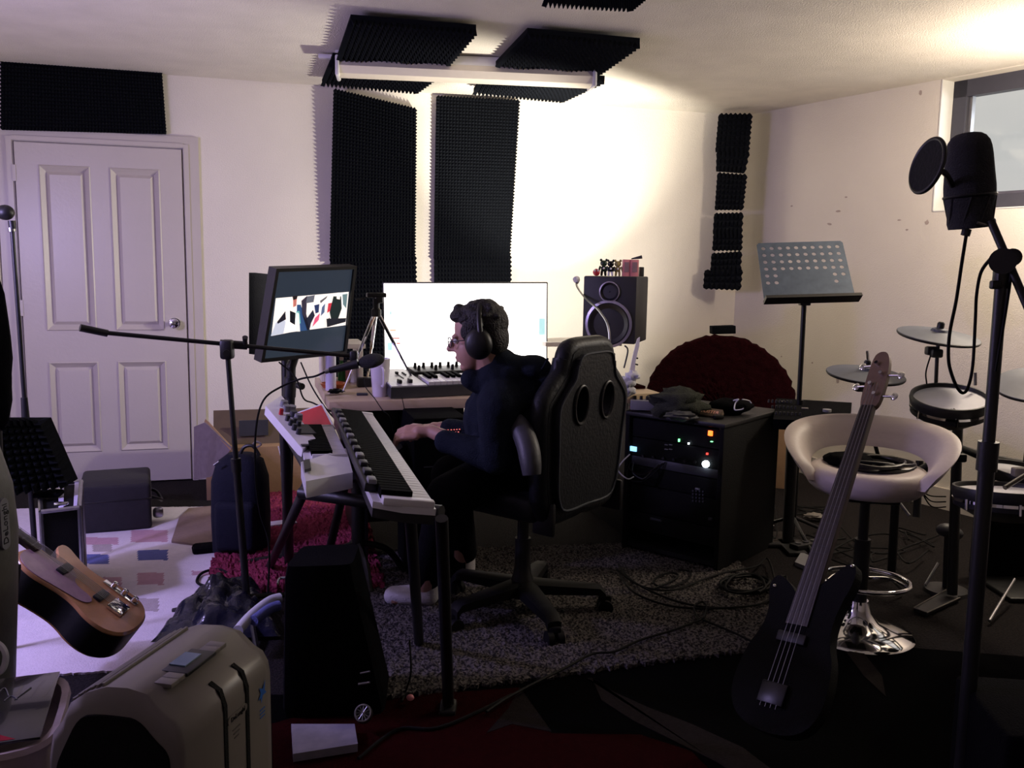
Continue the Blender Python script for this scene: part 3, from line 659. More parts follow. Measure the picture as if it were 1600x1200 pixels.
# ================================================================ monitor on its stand
MY = 3.75
TLm, TRm, BRm, BLm = P(432, 420, 3.62), P(558, 416, 3.92), P(542, 553, 3.95), P(408, 567, 3.64)
def stem(b, pts, r): b.tube(pts, r, 12, smooth=False)
mt = thing('tilted_monitor', 'tilted black monitor showing a video still of musicians, on a black pole stand', 'monitor', G(447, 880))
def quad_frame(A, B, C, D):  # A top-left, B top-right, C bottom-right, D bottom-left
    n = (B - A).cross(D - A).normalized()
    if n.y > 0: n = -n
    return n
nm = quad_frame(TLm, TRm, BRm, BLm)
d_ = ray(542, 553); BRm = CAM + d_ * ((TLm - CAM).dot(nm) / d_.dot(nm))
b = MB(); fr4 = [TLm, TRm, BRm, BLm]; cc = sum(fr4, V()) / 4
inn = [cc + (p - cc) * .93 for p in fr4]; ou2 = fr4
b.rings([[p - nm * .055 for p in ou2], [p + nm * .0 for p in ou2], [p - nm * .0 for p in inn], [p - nm * .012 for p in inn]], cap=False); b.poly([p - nm * .055 for p in ou2])
b.build('monitor_case', 'black', mt, smooth=False)
MB().poly([p - nm * .011 for p in inn]).build('monitor_screen', 'scr', mt, smooth=False)
def onS(x, y, h=.0095):   # point of the screen under a photo pixel
    d = ray(x, y); o = inn[0] - nm * (.0100 - (h - .0095)); t = (o - CAM).dot(nm) / d.dot(nm); return CAM + d * t
pics = [  # the video still, as flat patches in the screen
 ([(431, 466), (545, 456), (540, 508), (485, 515), (455, 519), (424, 525)], (246, 236, 228), 1.1),
 ([(423, 525), (431, 504), (447, 500), (443, 521)], (200, 205, 222), .9),
 ([(433, 503), (446, 486), (447, 499), (434, 506)], (46, 44, 60), .3),
 ([(452, 485), (462, 489), (461, 508), (453, 503)], (28, 30, 44), .25),
 ([(458, 466), (464, 465), (463, 478), (458, 480)], (214, 130, 120), .7),
 ([(457, 463), (465, 462), (464, 467), (458, 469)], (50, 40, 44), .3),
 ([(464, 476), (470, 476), (482, 516), (463, 518)], (60, 96, 150), .5),
 ([(463, 486), (468, 486), (470, 505), (463, 508)], (120, 190, 190), .6),
 ([(447, 488), (453, 484), (453, 505), (462, 510), (460, 513), (449, 508)], (250, 244, 238), 1.1),
 ([(472, 490), (478, 488), (484, 515), (480, 516)], (34, 38, 60), .3),
 ([(500, 470), (512, 462), (510, 466), (501, 474)], (120, 120, 128), .5),
 ([(503, 480), (508, 474), (507, 488), (501, 494)], (110, 130, 170), .5),
 ([(511, 500), (515, 496), (516, 510), (511, 511)], (40, 40, 50), .3),
 ([(471, 470), (480, 462), (478, 500), (472, 490)], (74, 66, 88), .35),
 ([(480, 463), (492, 461), (490, 472), (478, 474)], (120, 124, 138), .5),
 ([(479, 498), (489, 484), (492, 493), (486, 505), (484, 514)], (50, 56, 80), .3),
 ([(491, 477), (499, 475), (498, 488), (493, 490)], (54, 70, 120), .5),
 ([(487, 514), (492, 497), (500, 489), (498, 500), (488, 511)], (228, 92, 128), .9),
 ([(513, 474), (519, 473), (516, 486), (511, 489)], (214, 60, 76), .8),
 ([(521, 463), (533, 463), (534, 482), (527, 502), (519, 506), (515, 488)], (40, 58, 60), .3),
 ([(526, 459), (532, 459), (531, 468), (526, 467)], (250, 236, 226), 1.1),
 ([(535, 460), (543, 459), (541, 482), (536, 476)], (120, 150, 156), .6),
 ([(510, 498), (541, 497), (540, 503), (511, 511)], (44, 46, 60), .3),
 ([(462, 518), (464, 488), (467, 490), (469, 518)], (240, 235, 230), 1.0),
]
b = MB(); pm_ = []
for i, (pl, c, e) in enumerate(pics):
    pm_.append(mat('video_%d' % i, c, .4, emit=e, ecol=c, var=0)); b.mi_(i); b.poly([onS(x, y, .0095 + .0003 * i) for x, y in pl])
b.build('video_picture', pm_, mt, smooth=False)
b = MB(); pt_ = P(453, 568, 3.8); b.cyl(G(447, 880) + V((0, 0, .02)), P(455, 568, 3.8), .02, .02, 14); b.cyl(P(452, 620, 3.8) , P(454, 590, 3.8), .027, n=14); b.cyl(P(455, 575, 3.79), P(480, 500, 3.83), .018, n=10); b.build('pole', 'black', mt)
MB().cyl(P(466, 602, 3.75), P(472, 604, 3.72), .014, n=12).build('clamp_knob', 'black', mt)
for i in range(4):
    a = .5 + i * math.pi / 2; q0 = G(447, 880); MB().cyl(q0 + V((0, 0, .035)), q0 + V((math.cos(a) * .3, math.sin(a) * .22, .015)), .014, .011, 8).build('leg', 'black', mt)
bm2 = thing('rear_monitor', 'second dark monitor seen from the side just behind the tilted monitor', 'monitor', V((P(396, 500, 3.95).x, 3.95, 0)))
b = MB(); c4 = [P(389, 426, 3.8), P(450, 432, 4.2), P(440, 560, 4.2), P(389, 553, 3.8)]; n2 = V((.6, .8, 0))
b.rings([c4, [p + n2 * .03 for p in c4]]); b.build('monitor_case', 'navy', bm2)
MB().cyl(P(445, 540, 4.15), V((P(447, 700, 4.1).x, 4.1, .02)), .018).build('pole', 'black', bm2)
MB(fr((P(447, 700, 4.1).x, 4.1, 0))).lathe([(.001, 0), (.14, 0), (.14, .012), (.02, .02), (.001, .02)], 28).build('base_disc', 'black', bm2)

# ================================================================ boom microphone stand, centre left
bs = thing('boom_mic_stand', 'black boom microphone stand reaching from door to desk with dynamic microphone clip', 'microphone stand', G(388, 968))
bt = P(356, 556, 3.2); gb_ = G(388, 968)
b = MB(); b.cyl(gb_ + V((0, 0, .01)), gb_.lerp(bt, .6), .0135, n=12); b.cyl(gb_.lerp(bt, .58), bt, .0095, n=12); b.cyl(gb_.lerp(bt, .57), gb_.lerp(bt, .62), .018, n=12); b.build('pole', 'black', bs)
b = MB(); ba = P(165, 520, 3.05); bb = P(548, 556, 3.42); b.cyl(ba, bb, .0078, n=10); b.build('boom_arm', 'black', bs)
MB().cyl(P(125, 512, 3.0), P(168, 521, 3.05), .013, .0125, 12).build('counterweight', 'black', bs)
b = MB(); pc_ = P(354, 538, 3.21); b.box((0, 0, 0), (.045, .045, .07), .01, m=Matrix.Translation(P(355, 546, 3.2))); b.cyl(P(344, 537, 3.2), P(386, 540, 3.24), .0155, n=12); b.cyl(P(354, 552, 3.14), P(354, 551, 3.22), .012, n=12); b.build('clutch', 'black', bs)
MB().cyl(P(383, 527, 3.2), P(383, 538, 3.22), .010, .007).build('thumb_screw', 'black', bs)
b = MB(); b.box((0, 0, 0), (.03, .03, .04), .008, m=Matrix.Translation(P(553, 556, 3.42))); b.build('mic_clip', 'black', bs)
for i in range(3):
    a = .9 + i * math.tau / 3; MB().cyl(gb_ + V((0, 0, .09)), gb_ + V((math.cos(a) * .3, math.sin(a) * .3, .012)), .010, .010, 8).build('leg', 'black', bs)
mc = thing('dynamic_microphone', 'black handheld microphone clipped at the boom tip before the desk', 'microphone', P(560, 569, 3.4))
MB().cyl(P(515, 579, 3.4), P(560, 568, 3.4), .012, .019, 14).build('body', 'black', mc)
b = MB(); g_ = (P(600, 560, 3.4) - P(556, 569, 3.4)); b.ell(P(580, 564, 3.4), (.052, .028, .028), 18, 10, rot=g_.to_track_quat('X', 'Z').to_matrix().to_4x4()); b.build('grille', mat('dark_mesh_grille', (20, 22, 28), .6, bump=1, bscale=400), mc)
MB().cyl(P(508, 581, 3.4), P(517, 578, 3.4), .009, n=10).build('connector_ring', 'steel', mc)
cable('black microphone cable drooping from the clipped microphone down to the rug', [P(510, 580, 3.4), P(492, 588, 3.42), P(470, 592, 3.45), P(440, 604, 3.45), P(412, 625, 3.4), P(400, 670, 3.4), P(399, 740, 3.42), P(406, 800, 3.45), P(420, 850, 3.45), P(418, 930, 3.35), P(408, 985, 3.2)], .0042)
cable('black cable hanging from the tilted monitor in front of the pole', [P(436, 566, 3.75), P(462, 590, 3.7), P(474, 622, 3.7), P(490, 630, 3.72), P(520, 644, 3.6)], .0035)
cable('black cable running down behind the tilted monitor to the white keyboard', [P(470, 566, 3.72), P(485, 600, 3.7), P(502, 628, 3.65), P(525, 655, 3.5), P(545, 652, 3.4)], .0035)
# ================================================================ two keyboards on a stand
KZ = .74
def keyboard(nm, label, NR, FR_, FL, NL, nkeys, ends, bodyd=.045, wf=.40, kwf=.80, kh=.022):
    """corners: near right, far right, far left, near left (world). right edge carries the white key fronts"""
    x = FR_ - NR; L = x.length; xn = x.normalized(); y = (NL - NR); n = xn.cross(y).normalized()
    if n.z < 0: n = -n
    W_ = (y - xn * y.dot(xn)).length
    M_ = basis(NR, xn, 0, n); t = thing(nm, label, 'keyboard', M_)
    # local x along the length (away), y to the left or right
    sg = 1 if (M_.inverted() @ NL).y > 0 else -1
    b = MB(M_); e = ends
    out = [(-e, -.004), (L + e, -.004), (L + e, W_ + .02), (-e + .03, W_ + .02), (-e, W_ * .6)]
    b.prism([(x_, sg * y_) for x_, y_ in out], -bodyd * .45, -.004); b.build('case', 'white', t)
    b = MB(M_); b.prism([(x_ * .985 + .005, sg * y_ * .98) for x_, y_ in out], -bodyd, -bodyd * .45); b.build('underside', 'black', t)
    k = L / nkeys
    b = MB(M_)
    for i in range(nkeys): b.box((k * (i + .5), sg * W_ * .5, .002), (k - .0026, W_ * .98, .016), .0015, 1)
    b.build('white_keys', 'keyw', t, kind='stuff')
    b = MB(M_)
    for i in range(nkeys - 1):
        if True: b.box((k * (i + 1), sg * (W_ * (wf + (1 - wf) * .5)), .012), (k * kwf, W_ * (1 - wf) * 1.02, kh))
    b.build('black_keys', 'keyb', t, kind='stuff')
    for i_ in (-1, 1): MB(M_).box((-e / 2 - .001 if i_ < 0 else L + e / 2 + .001, sg * W_ * .5, .004), (e - .003, W_ * 1.0, .02), .004).build('end_block', 'white', t)
    return t, M_, L, W_, sg
def tilt_pt(px, py, z): return G(px, py, z)
kb, KM, KL, KW, sg = keyboard('stage_piano', 'long white stage keyboard stretching from the gaming chair towards the desk', G(676, 788, .735), G(583, 652, .735), G(532, 652, .75), G(596, 782, .752), 46, .03)
b = MB(KM); b.box((KL / 2 + .05, sg * (KW + .016), .008), (KL - .08, .034, .024), .004); b.build('rear_panel', 'black', kb)
for i in range(12): MB(KM).box((.1 + i * (KL - .2) / 11, sg * (KW + .016), .026), (.045, .022, .012), .003).build('panel_button', 'dgrey' if i % 3 else 'grey', kb)
s2, SM, SL, SW, sg2 = keyboard('small_synthesizer', 'smaller white synthesizer left of the long keyboard', G(543, 715, .745), G(521, 670, .745), G(486, 680, .745), G(489, 722, .747), 20, .01, wf=.42, kwf=.66, kh=.016)
b = MB(); q4 = [G(478, 752, .76), G(551, 738, .75), G(541, 700, .75), G(470, 722, .77)]
b.rings([[p + V((0, 0, -.045)) for p in q4], q4]); b.build('cheek_block', 'white', s2)
b = MB(); q4 = [G(476, 735, .772), G(486, 732, .772), G(484, 718, .772), G(474, 720, .772)]; b.rings([[p + V((0, 0, -.006)) for p in q4], [p + V((0, 0, .002)) for p in q4]]); b.build('pitch_pad', 'black', s2)
# red glossy tablet panel behind small synth
tb_ = thing('red_display_unit', 'white-framed glossy red panel standing between the two keyboards', 'device', P(490, 680, 3.1))
q4 = [P(480, 680, 3.46), P(522, 666, 3.46), P(504, 631, 3.56), P(461, 646, 3.56)]
nn = (q4[1] - q4[0]).cross(q4[3] - q4[0]).normalized(); nn = nn if nn.y < 0 else -nn
cq = sum(q4, V()) / 4; b = MB(); b.rings([[p - nn * .02 for p in q4], [p + nn * .002 for p in q4]]); b.build('frame', 'white', tb_, smooth=False)
b = MB(); i4 = [cq + (p - cq) * .88 for p in q4]; b.rings([[p for p in i4], [p + nn * .004 for p in i4]]); b.build('red_panel', 'red', tb_, smooth=False)
# groovebox
gx = thing('groove_box', 'small white drum machine with grey knobs leaning above the synthesizer', 'drum machine', P(450, 690, 2.9))
q4 = [P(414, 628, 3.1), P(470, 712, 2.72), P(487, 701, 2.8), P(436, 622, 3.18)]   # back left top, near bottom, front right, top right
F_ = [P(412, 640, 3.06), P(471, 712, 2.72), P(486, 701, 2.80), P(424, 618, 3.14)]
A_, B_, C_, D_ = P(413, 640, 3.02), P(470, 713, 2.70), P(487, 700, 2.82), P(427, 618, 3.22)
# face quad: A (upper-left-front), B(lower), C(lower right), D(upper)
D_ = P(418, 616, 3.24); C_ = P(488, 703, 2.86); A_ = P(415, 646, 3.0); B_ = P(471, 714, 2.70)
fn = (B_ - A_).cross(D_ - A_).normalized(); fn = fn if fn.x > 0 else -fn
ex = (B_ - A_); ey = P(446, 628, 3.12) - P(413, 640, 3.02)
O = P(415, 634, 3.02); U_ = P(473, 702, 2.70) - O; W2 = P(440, 618, 3.16) - O
fn = U_.cross(W2).normalized(); fn = fn if fn.z > 0 else -fn
b = MB(); f4 = [O, O + U_, O + U_ + W2 * .8, O + W2]; b.rings([[p - fn * .032 for p in f4], f4]); b.build('case', 'white', gx, smooth=False)
GM = basis(O, U_, 0, fn); ul = U_.length; wl = abs((GM.inverted() @ (O + W2)).y); sy = 1 if (GM.inverted() @ (O + W2)).y > 0 else -1; sk = (GM.inverted() @ (O + W2)).x
for (u, v, r_, mm) in [(.2, .7, .014, 'grey'), (.3, .62, .014, 'grey'), (.36, .82, .016, 'grey'), (.46, .7, .014, 'dgrey'), (.56, .78, .015, 'grey'), (.3, .3, .008, 'red'), (.46, .35, .009, 'dgrey'), (.56, .32, .009, 'dgrey'), (.66, .3, .009, 'dgrey'), (.66, .55, .009, 'dgrey'), (.58, .5, .009, 'dgrey'), (.76, .32, .009, 'dgrey')]:
    MB(GM).cyl((u * ul + v * sk, sy * v * wl, 0), (u * ul + v * sk, sy * v * wl, .02), r_, r_ * .85, 14).build('knob', mm, gx)
b = MB(GM)
for i in range(8): b.box(((.70 + i * .026) * ul + .75 * sk, sy * .68 * wl, .002), (.010, .05, .004))
b.build('fader_grid', 'dgrey', gx, kind='stuff')
MB(GM).box((.93 * ul, sy * .42 * wl, .002), (.014, wl * .75, .005), .001).build('display_strip', 'dgrey', gx)
# keyboard stand
ks = thing('keyboard_stand', 'black keyboard stand carrying the white keyboards', 'keyboard stand', G(600, 930))
def leg_(p, q_, r_=.017): MB().cyl(p, q_, r_, n=10).build('leg', 'black', ks)
nl = G(655, 790, .70); fl = G(560, 690, .70)
leg_(G(690, 810, .68), G(701, 1110)); leg_(G(640, 790, .68), G(655, 1010)); leg_(G(555, 690, .70), G(505, 900)); leg_(G(490, 735, .70), G(420, 888 ,.01)); 
b = MB(); b.cyl(G(430, 640, .80), G(500, 760, .68), .022, n=10); b.cyl(G(470, 770, .66), G(690, 800, .672), .018, n=10); b.cyl(G(478, 700, .69), G(600, 690, .685), .018, n=10); b.cyl(G(445, 660, .78), G(452, 880, .02), .02, n=10)
b.build('crossbar', 'black', ks)
for (x, y) in ((683, 812), (688, 850)): pass
MB(fr(G(700, 1112))).box((0, 0, .012), (.05, .08, .024), .008).build('rubber_foot', 'black', ks)
# round padded piano stool seat seen below keyboards
so = thing('round_stool', 'round dark padded stool pushed under the near end of the long keyboard', 'stool', G(560, 905))
c = G(560, 905); b = MB(fr(c)); b.lathe([(.001, .46), (.17, .46), (.195, .48), (.2, .53), (.185, .57), (.1, .585), (.001, .587)], 40); b.build('seat', mat('navy_black_pad', (22, 22, 32), .8, bump=.2), so)
MB(fr(c)).cyl((0, 0, .12), (0, 0, .47), .028).build('post', 'black', so)
for i in range(4): a = .4 + i * math.pi / 2; MB(fr(c)).tube([(0, 0, .16), (math.cos(a) * .12, math.sin(a) * .12, .12), (math.cos(a) * .2, math.sin(a) * .2, .015)], .014, 8).build('leg', 'black', so)

# ================================================================ gaming chair
CFd = V((-.80, .60, 0)).normalized(); CA = V((-CFd.y, CFd.x, 0))      # facing, across (to the chair's left... towards camera/left)
CA = V((.45, .89, 0)).normalized()
c0 = G(815, 958); c0.z = 0
gc = thing('gaming_chair', 'black leather gaming chair with two holes in its back, occupied by the person', 'chair', basis(c0, CFd, 0, (0, 0, 1)))
CM = gc.matrix_world   # local x = facing, y = z cross x (chair left)
yl = CM.to_3x3() @ V((0, 1, 0))
b = MB(CM)
hub = MB(CM).lathe([(.001, .07), (.045, .07), (.045, .13), (.035, .16), (.03, .2), (.03, .3), (.022, .3), (.022, .43), (.001, .43)], 24).build('gas_lift', 'black', gc)
tips = [G(925, 958), G(876, 1022), G(712, 935), G(745, 990), G(840, 920)]
a0_ = math.atan2(tips[0].y - c0.y, tips[0].x - c0.x)
for i in range(5):
    a = a0_ + i * math.tau / 5; d = V((math.cos(a), math.sin(a), 0)); R_ = .31
    b = MB(); pd = V((-d.y, d.x, 0)); rg = []
    for t in (0, .25, .5, .75, .93, 1): 
        hw = .044 - .018 * t; zc = .115 - .02 * t - (.02 if t > .98 else 0); hh = .024 - .008 * t
        p = c0 + d * (R_ * t + .01); rg.append([p + pd * s * hw + V((0, 0, zc + e * hh)) for s, e in ((-1, -1), (1, -1), (1, .6), (.6, 1), (-.6, 1), (-1, .6))])
    b.rings(rg); lg = b.build('base_arm', mat('matt_black_nylon', (8, 8, 10), .65, spec=.2), gc)
    cw_ = c0 + d * (R_ + .01); b = MB()
    for s in (-1, 1): b.cyl(cw_ + pd * s * .008 + V((0, 0, .029)), cw_ + pd * s * .030 + V((0, 0, .029)), .029, n=20)
    b.box((0, 0, 0), (.05, .02, .045), .008, m=Matrix.Translation(cw_ + V((0, 0, .05)))); b.build('caster', 'rubber', lg)
b = MB(CM); b.box((-.0, 0, .43), (.24, .3, .035), .01); b.build('seat_plate', 'black', gc)
b = MB(CM); b.box((.02, 0, .475), (.50, .40, .09), .035, 4); 
for s in (-1, 1): b.box((.0, s * .215, .495), (.48, .10, .10), .04, 4)
b.build('seat', 'leather', gc)
# backrest: outline across y, height h along a reclined plane
def bp(y, h, th=0, rec=.05):
    x = -.23 - h * rec - th; return CM @ V((x, y, .47 + h)) + V((-.035, 0, 0))
HT = P(925, 543, 3.05).z - .47
outl = [(.0, 0), (.16, 0), (.215, .04), (.235, .12), (.245, .25), (.255, .34), (.25, .40), (.20, .45), (.155, .49), (.142, .54), (.138, HT - .05), (.125, HT - .018), (.09, HT - .002), (0, HT)]
def side(b, th0, th1, sc=1.0):
    L = [(y * sc, h) for y, h in outl]; full = L + [(-y, h) for y, h in L[::-1][1:-1]]
    return full
full = side(None, 0, 0)
holes = [(.085, .485), (-.085, .485)]
def backslab(t0, t1, inset, name, mm):
    bm = bmesh.new(); zc = HT / 2
    vs = []
    pts = [(y * (1 - inset), zc + (h - zc) * (1 - inset * .6)) for y, h in full]
    loop = [bm.verts.new((y, h, 0)) for y, h in pts]; ed = [bm.edges.new((loop[i], loop[(i + 1) % len(loop)])) for i in range(len(loop))]
    for hy, hh in holes:
        lp = [bm.verts.new((hy + .038 * math.cos(k * math.tau / 20) , hh - .10 + .062 * math.sin(k * math.tau / 20) , 0)) for k in range(20)]
        ed += [bm.edges.new((lp[i], lp[(i + 1) % 20])) for i in range(20)]
    bmesh.ops.triangle_fill(bm, edges=ed, use_beauty=True, use_dissolve=False)
    r = bmesh.ops.extrude_face_region(bm, geom=bm.faces[:]); 
    for e in r['geom']:
        if isinstance(e, bmesh.types.BMVert): e.co.z = 1
    bm.verts.ensure_lookup_table()
    b = MB(); b.add([bp(v.co.x, v.co.y, t0 if v.co.z < .5 else t1) for v in bm.verts], [[v.index for v in f.verts] for f in bm.faces]); bm.free()
    return b.build(name, mm, gc)
back = backslab(.0, .075, 0, 'backrest', 'leather')
backslab(.075, .092, .12, 'back_shell', 'leather')
# raised piping and wings
b = MB(); b.tube([bp(y, h, .04) for y, h in full], .034, 10, 3, closed=True); b.build('back_bolster', 'leather', gc)
b = MB(); b.tube([bp(y * .84, .5 * HT + (h - .5 * HT) * .93, .094) for y, h in full], .004, 6, 3, closed=True); b.build('seam', mat('grey_thread', (56, 60, 68), .7), gc)
for hy, hh in holes:
    b = MB(); b.tube([bp(hy + .042 * math.cos(k * math.tau / 16), hh - .10 + .066 * math.sin(k * math.tau / 16), .094) for k in range(16)], .006, 8, 2, closed=True); b.build('hole_trim', 'black', gc)
for s in (-1, 1): MB(CM).box((-.25, s * .225, .47), (.09, .02, .12), .01).build('recliner_bracket', 'black', gc)
for s in (-1, 1):
    b = MB(CM); b.box((.0, s * .30, .60), (.04, .02, .22), .01); b.box((.0, s * .26, .49), (.05, .1, .02), .005); b.build('arm_post', 'black', gc)
rp = CM @ V((.0, -.3, .7))
b = MB(); pa = [P(797, 652, 2.98), P(812, 668, 2.92), P(824, 695, 2.87), P(829, 722, 2.84), P(831, 742, 2.83)]
b.tube(pa, lambda t: .030 + .008 * math.sin(t * 3.14), 12); b.build('armrest_pad', mat('armrest_rubber', (58, 58, 64), .5, bump=.1), gc)
MB(CM).box((.02, -.30, .705), (.24, .075, .03), .014, 3).build('armrest_pad', 'black', gc)

# ================================================================ the person
hipc = CM @ V((.02, 0, 0)); hipc.z = .60
face = V((-.985, .17, 0)).normalized(); lft = V((face.y, -face.x, 0)) ; lft = V((-face.y, face.x, 0))  # the person's left = rotate +90
HC = P(748, 529, 3.1)
neck = P(772, 585, 3.1); chest = P(790, 655, 3.12); shc = P(792, 612, 3.1)
shL = shc + lft * .17 + V((0, 0, -.02)); shR = shc - lft * .17 + V((0, 0, -.02))
per = thing('person', 'person in black hoodie, glasses and headphones sitting at the desk, facing left', 'person', V((hipc.x, hipc.y, 0)))
def remesh(o, vs=.007, it=6, fac=.5):
    m = o.modifiers.new('remesh', 'REMESH'); m.mode = 'VOXEL'; m.voxel_size = vs; m.use_smooth_shade = True
    s = o.modifiers.new('smooth', 'SMOOTH'); s.iterations = it; s.factor = fac
HM = basis(HC, face, 0, V((-.12, 0, 1)))      # local x = face forward, y = person's left, z up
HM = HM @ Matrix.Rotation(math.radians(9), 4, 'Y')
knL = P(700, 742, 2.98); knR = P(705, 745, 3.25); knL.z = .54; knR.z = .55
ftL = G(640, 948); ftR = G(700, 905)
haL = P(652, 674, 3.1); elL = P(775, 716, 2.95)
haR = P(690, 668, 3.38); elR = P(770, 690, 3.36)
# body: one continuous surface
b = MB()
b.cap(hipc, chest, .12, .12); b.cap(chest, shc + V((0, 0, -.05)), .12, .07); b.cap(shc + lft * .12 + V((0, 0, -.03)), shc - lft * .12 + V((0, 0, -.03)), .042); b.cap(shc, neck, .055, .053); b.cap(neck, HM @ V((-.02, 0, -.05)), .053, .056)
b.cap(shL, elL, .036, .034); b.cap(elL, haL + V((.05, 0, 0)), .034, .024); b.cap(shR, elR, .036, .034); b.cap(elR, haR, .034, .024)
for h_, k_, f_ in ((hipc + lft * .09, knL, ftL), (hipc - lft * .09, knR, ftR)):
    b.cap(h_, k_, .078, .055); b.cap(k_, f_ + V((.06, 0, .08)), .05, .035); b.cap(f_ + V((.07, 0, .05)), f_ + V((-.06, 0, .035)), .034, .028)
# head and face
b.ell(HM @ V((-.012, 0, .035)), (.092, .076, .088), 24, 16, rot=HM); b.ell(HM @ V((.030, 0, -.035)), (.058, .056, .072), 20, 14, rot=HM)
b.ell(HM @ V((.058, 0, -.092)), (.024, .024, .016), 14, 10, rot=HM)         # chin
b.cap(HM @ V((.086, 0, .012)), HM @ V((.108, 0, -.022)), .008, .0125, 10)    # nose
for s in (-1, 1):
    b.ell(HM @ V((.094, s * .008, -.028)), (.009, .008, .007), 10, 8, rot=HM)
    b.ell(HM @ V((-.005, s * .076, -.01)), (.020, .008, .030), 12, 8, rot=HM)  # ears
    b.ell(HM @ V((.070, s * .030, .020)), (.018, .022, .009), 12, 8, rot=HM)   # brow
b.ell(HM @ V((.082, 0, -.055)), (.012, .022, .006), 12, 8, rot=HM); b.ell(HM @ V((.079, 0, -.067)), (.013, .019, .006), 12, 8, rot=HM)
# hands: palm, four curled fingers, thumb
def hand(b, wr, d, up, side_):
    d = V(d).normalized(); up = V(up); up = (up - d * up.dot(d)).normalized(); sd = up.cross(d) * side_
    b.cap(wr, wr + d * .03, .021, .024, 10)
    for k in range(4):
        r0 = wr + d * .035 + sd * (-.027 + .018 * k); r1 = wr + d * .078 + sd * (-.03 + .02 * k)
        b.cap(r0, r1, .0135, .0115, 10)
        l = (.034, .040, .038, .030)[k]; a1 = r1 + d * l * .9 - up * l * .3; a2 = a1 + d * l * .3 - up * l * .65
        b.cap(r1, a1, .0098, .0088, 9); b.cap(a1, a2, .0088, .0076, 9)
    t0 = wr + d * .025 - sd * .028; t1 = t0 + d * .035 - sd * .022 - up * .008; t2 = t1 + d * .030 - up * .008
    b.cap(t0, t1, .0125, .0105, 9); b.cap(t1, t2, .0100, .0082, 9)
hand(b, haL + V((.035, 0, 0)), (-1, .12, -.1), (0, -.45, .9), 1)
hand(b, haR, (-1, .1, -.12), (0, -.1, 1), -1)
bo = b.build('body', 'skin', per); remesh(bo, .0042, 4, .5)
# eyes
b = MB()
for s in (-1, 1): b.ell(HM @ V((.073, s * .030, .004)), (.011, .012, .010), 12, 8, rot=HM)
b.build('eyes', 'white', per)
# hair
b = MB(); b.ell(HM @ V((-.022, 0, .050)), (.092, .080, .080), 24, 16, rot=HM); b.ell(HM @ V((-.055, 0, .0)), (.052, .070, .075), 20, 12, rot=HM)
b.ell(HM @ V((.045, 0, .088)), (.045, .06, .028), 16, 10, rot=HM); b.ell(HM @ V((-.03, 0, .105)), (.055, .055, .028), 16, 10, rot=HM); b.ell(HM @ V((.052, .01, .112)), (.02, .022, .018), 12, 8, rot=HM)
for s in (-1, 1): b.ell(HM @ V((.012, s * .07, .03)), (.035, .014, .035), 12, 8, rot=HM)
for i in range(46):
    a = random.uniform(-2.6, 2.6); e = random.uniform(.2, 1.4); d = V((math.cos(a) * math.cos(e), math.sin(a) * math.cos(e), math.sin(e)))
    p_ = V((-.022 + d.x * .086, d.y * .074, .052 + d.z * .076)); b.ell(HM @ p_, (.018, .014, .010), 8, 6, rot=HM)
ho = b.build('hair', 'hair', per); remesh(ho, .005, 2, .4)
# headphones are worn, still their own thing
hp = thing('headphones', 'large black over-ear headphones worn by the person', 'headphones', HM @ Matrix.Translation(V((-.01, 0, .13))))
for s in (-1, 1):
    t = HM @ Matrix.Translation(V((-.016, s * .086, -.012))) @ Matrix.Rotation(-s * math.pi / 2, 4, 'X')
    MB(t).lathe([(.001, -.016), (.040, -.016), (.047, -.006), (.047, .004), (.042, .016), (.03, .026), (.001, .028)], 32, m=Matrix.Scale(1.15, 4, V((0, 1, 0)))).build('ear_cup', 'black', hp)
b = MB(); arc = [HM @ V((-.03, .100 * math.cos(a), .0 + .124 * math.sin(a))) for a in [k * math.pi / 12 for k in range(13)]]
b.tube(arc, .010, 10, 2); b.build('headband', 'black', hp)
b = MB(); b.tube([HM @ V((-.03, .096 * math.cos(a), .0 + .115 * math.sin(a))) for a in [.4 + k * 2.34 / 8 for k in range(9)]], .012, 10, 2); b.build('headband_pad', 'leather', hp)
gl_ = thing('glasses', 'thin dark-framed glasses worn by the person', 'glasses', HM @ Matrix.Translation(V((.09, 0, .005))))
b = MB()
for s in (-1, 1):
    b.tube([HM @ V((.096, s * (.032 + .023 * math.cos(a)), .002 + .018 * math.sin(a))) for a in [k * math.tau / 14 for k in range(14)]], .0018, 6, 2, closed=True)
    b.tube([HM @ V((.096, s * .055, .006)), HM @ V((.05, s * .076, .006)), HM @ V((.0, s * .08, .004))], .0018, 6)
b.cyl(HM @ V((.097, -.009, .004)), HM @ V((.097, .009, .004)), .0018, n=6); b.build('frame', 'dgrey', gl_)
# hoodie
b = MB()
b.cap(hipc + V((0, 0, -.05)), chest, .155, .15); b.cap(chest, shc + V((.01, 0, -.03)), .15, .12); b.cap(shc + lft * .13 + V((0, 0, -.02)), shc - lft * .13 + V((0, 0, -.02)), .078)
b.cap(chest + V((.05, 0, .02)), shc + V((.03, 0, .0)), .125, .10)
b.cap(shL, elL, .066, .056); b.cap(elL, elL.lerp(haL, .62), .055, .040); b.cap(shR, elR, .066, .056); b.cap(elR, elR.lerp(haR, .85), .055, .042)
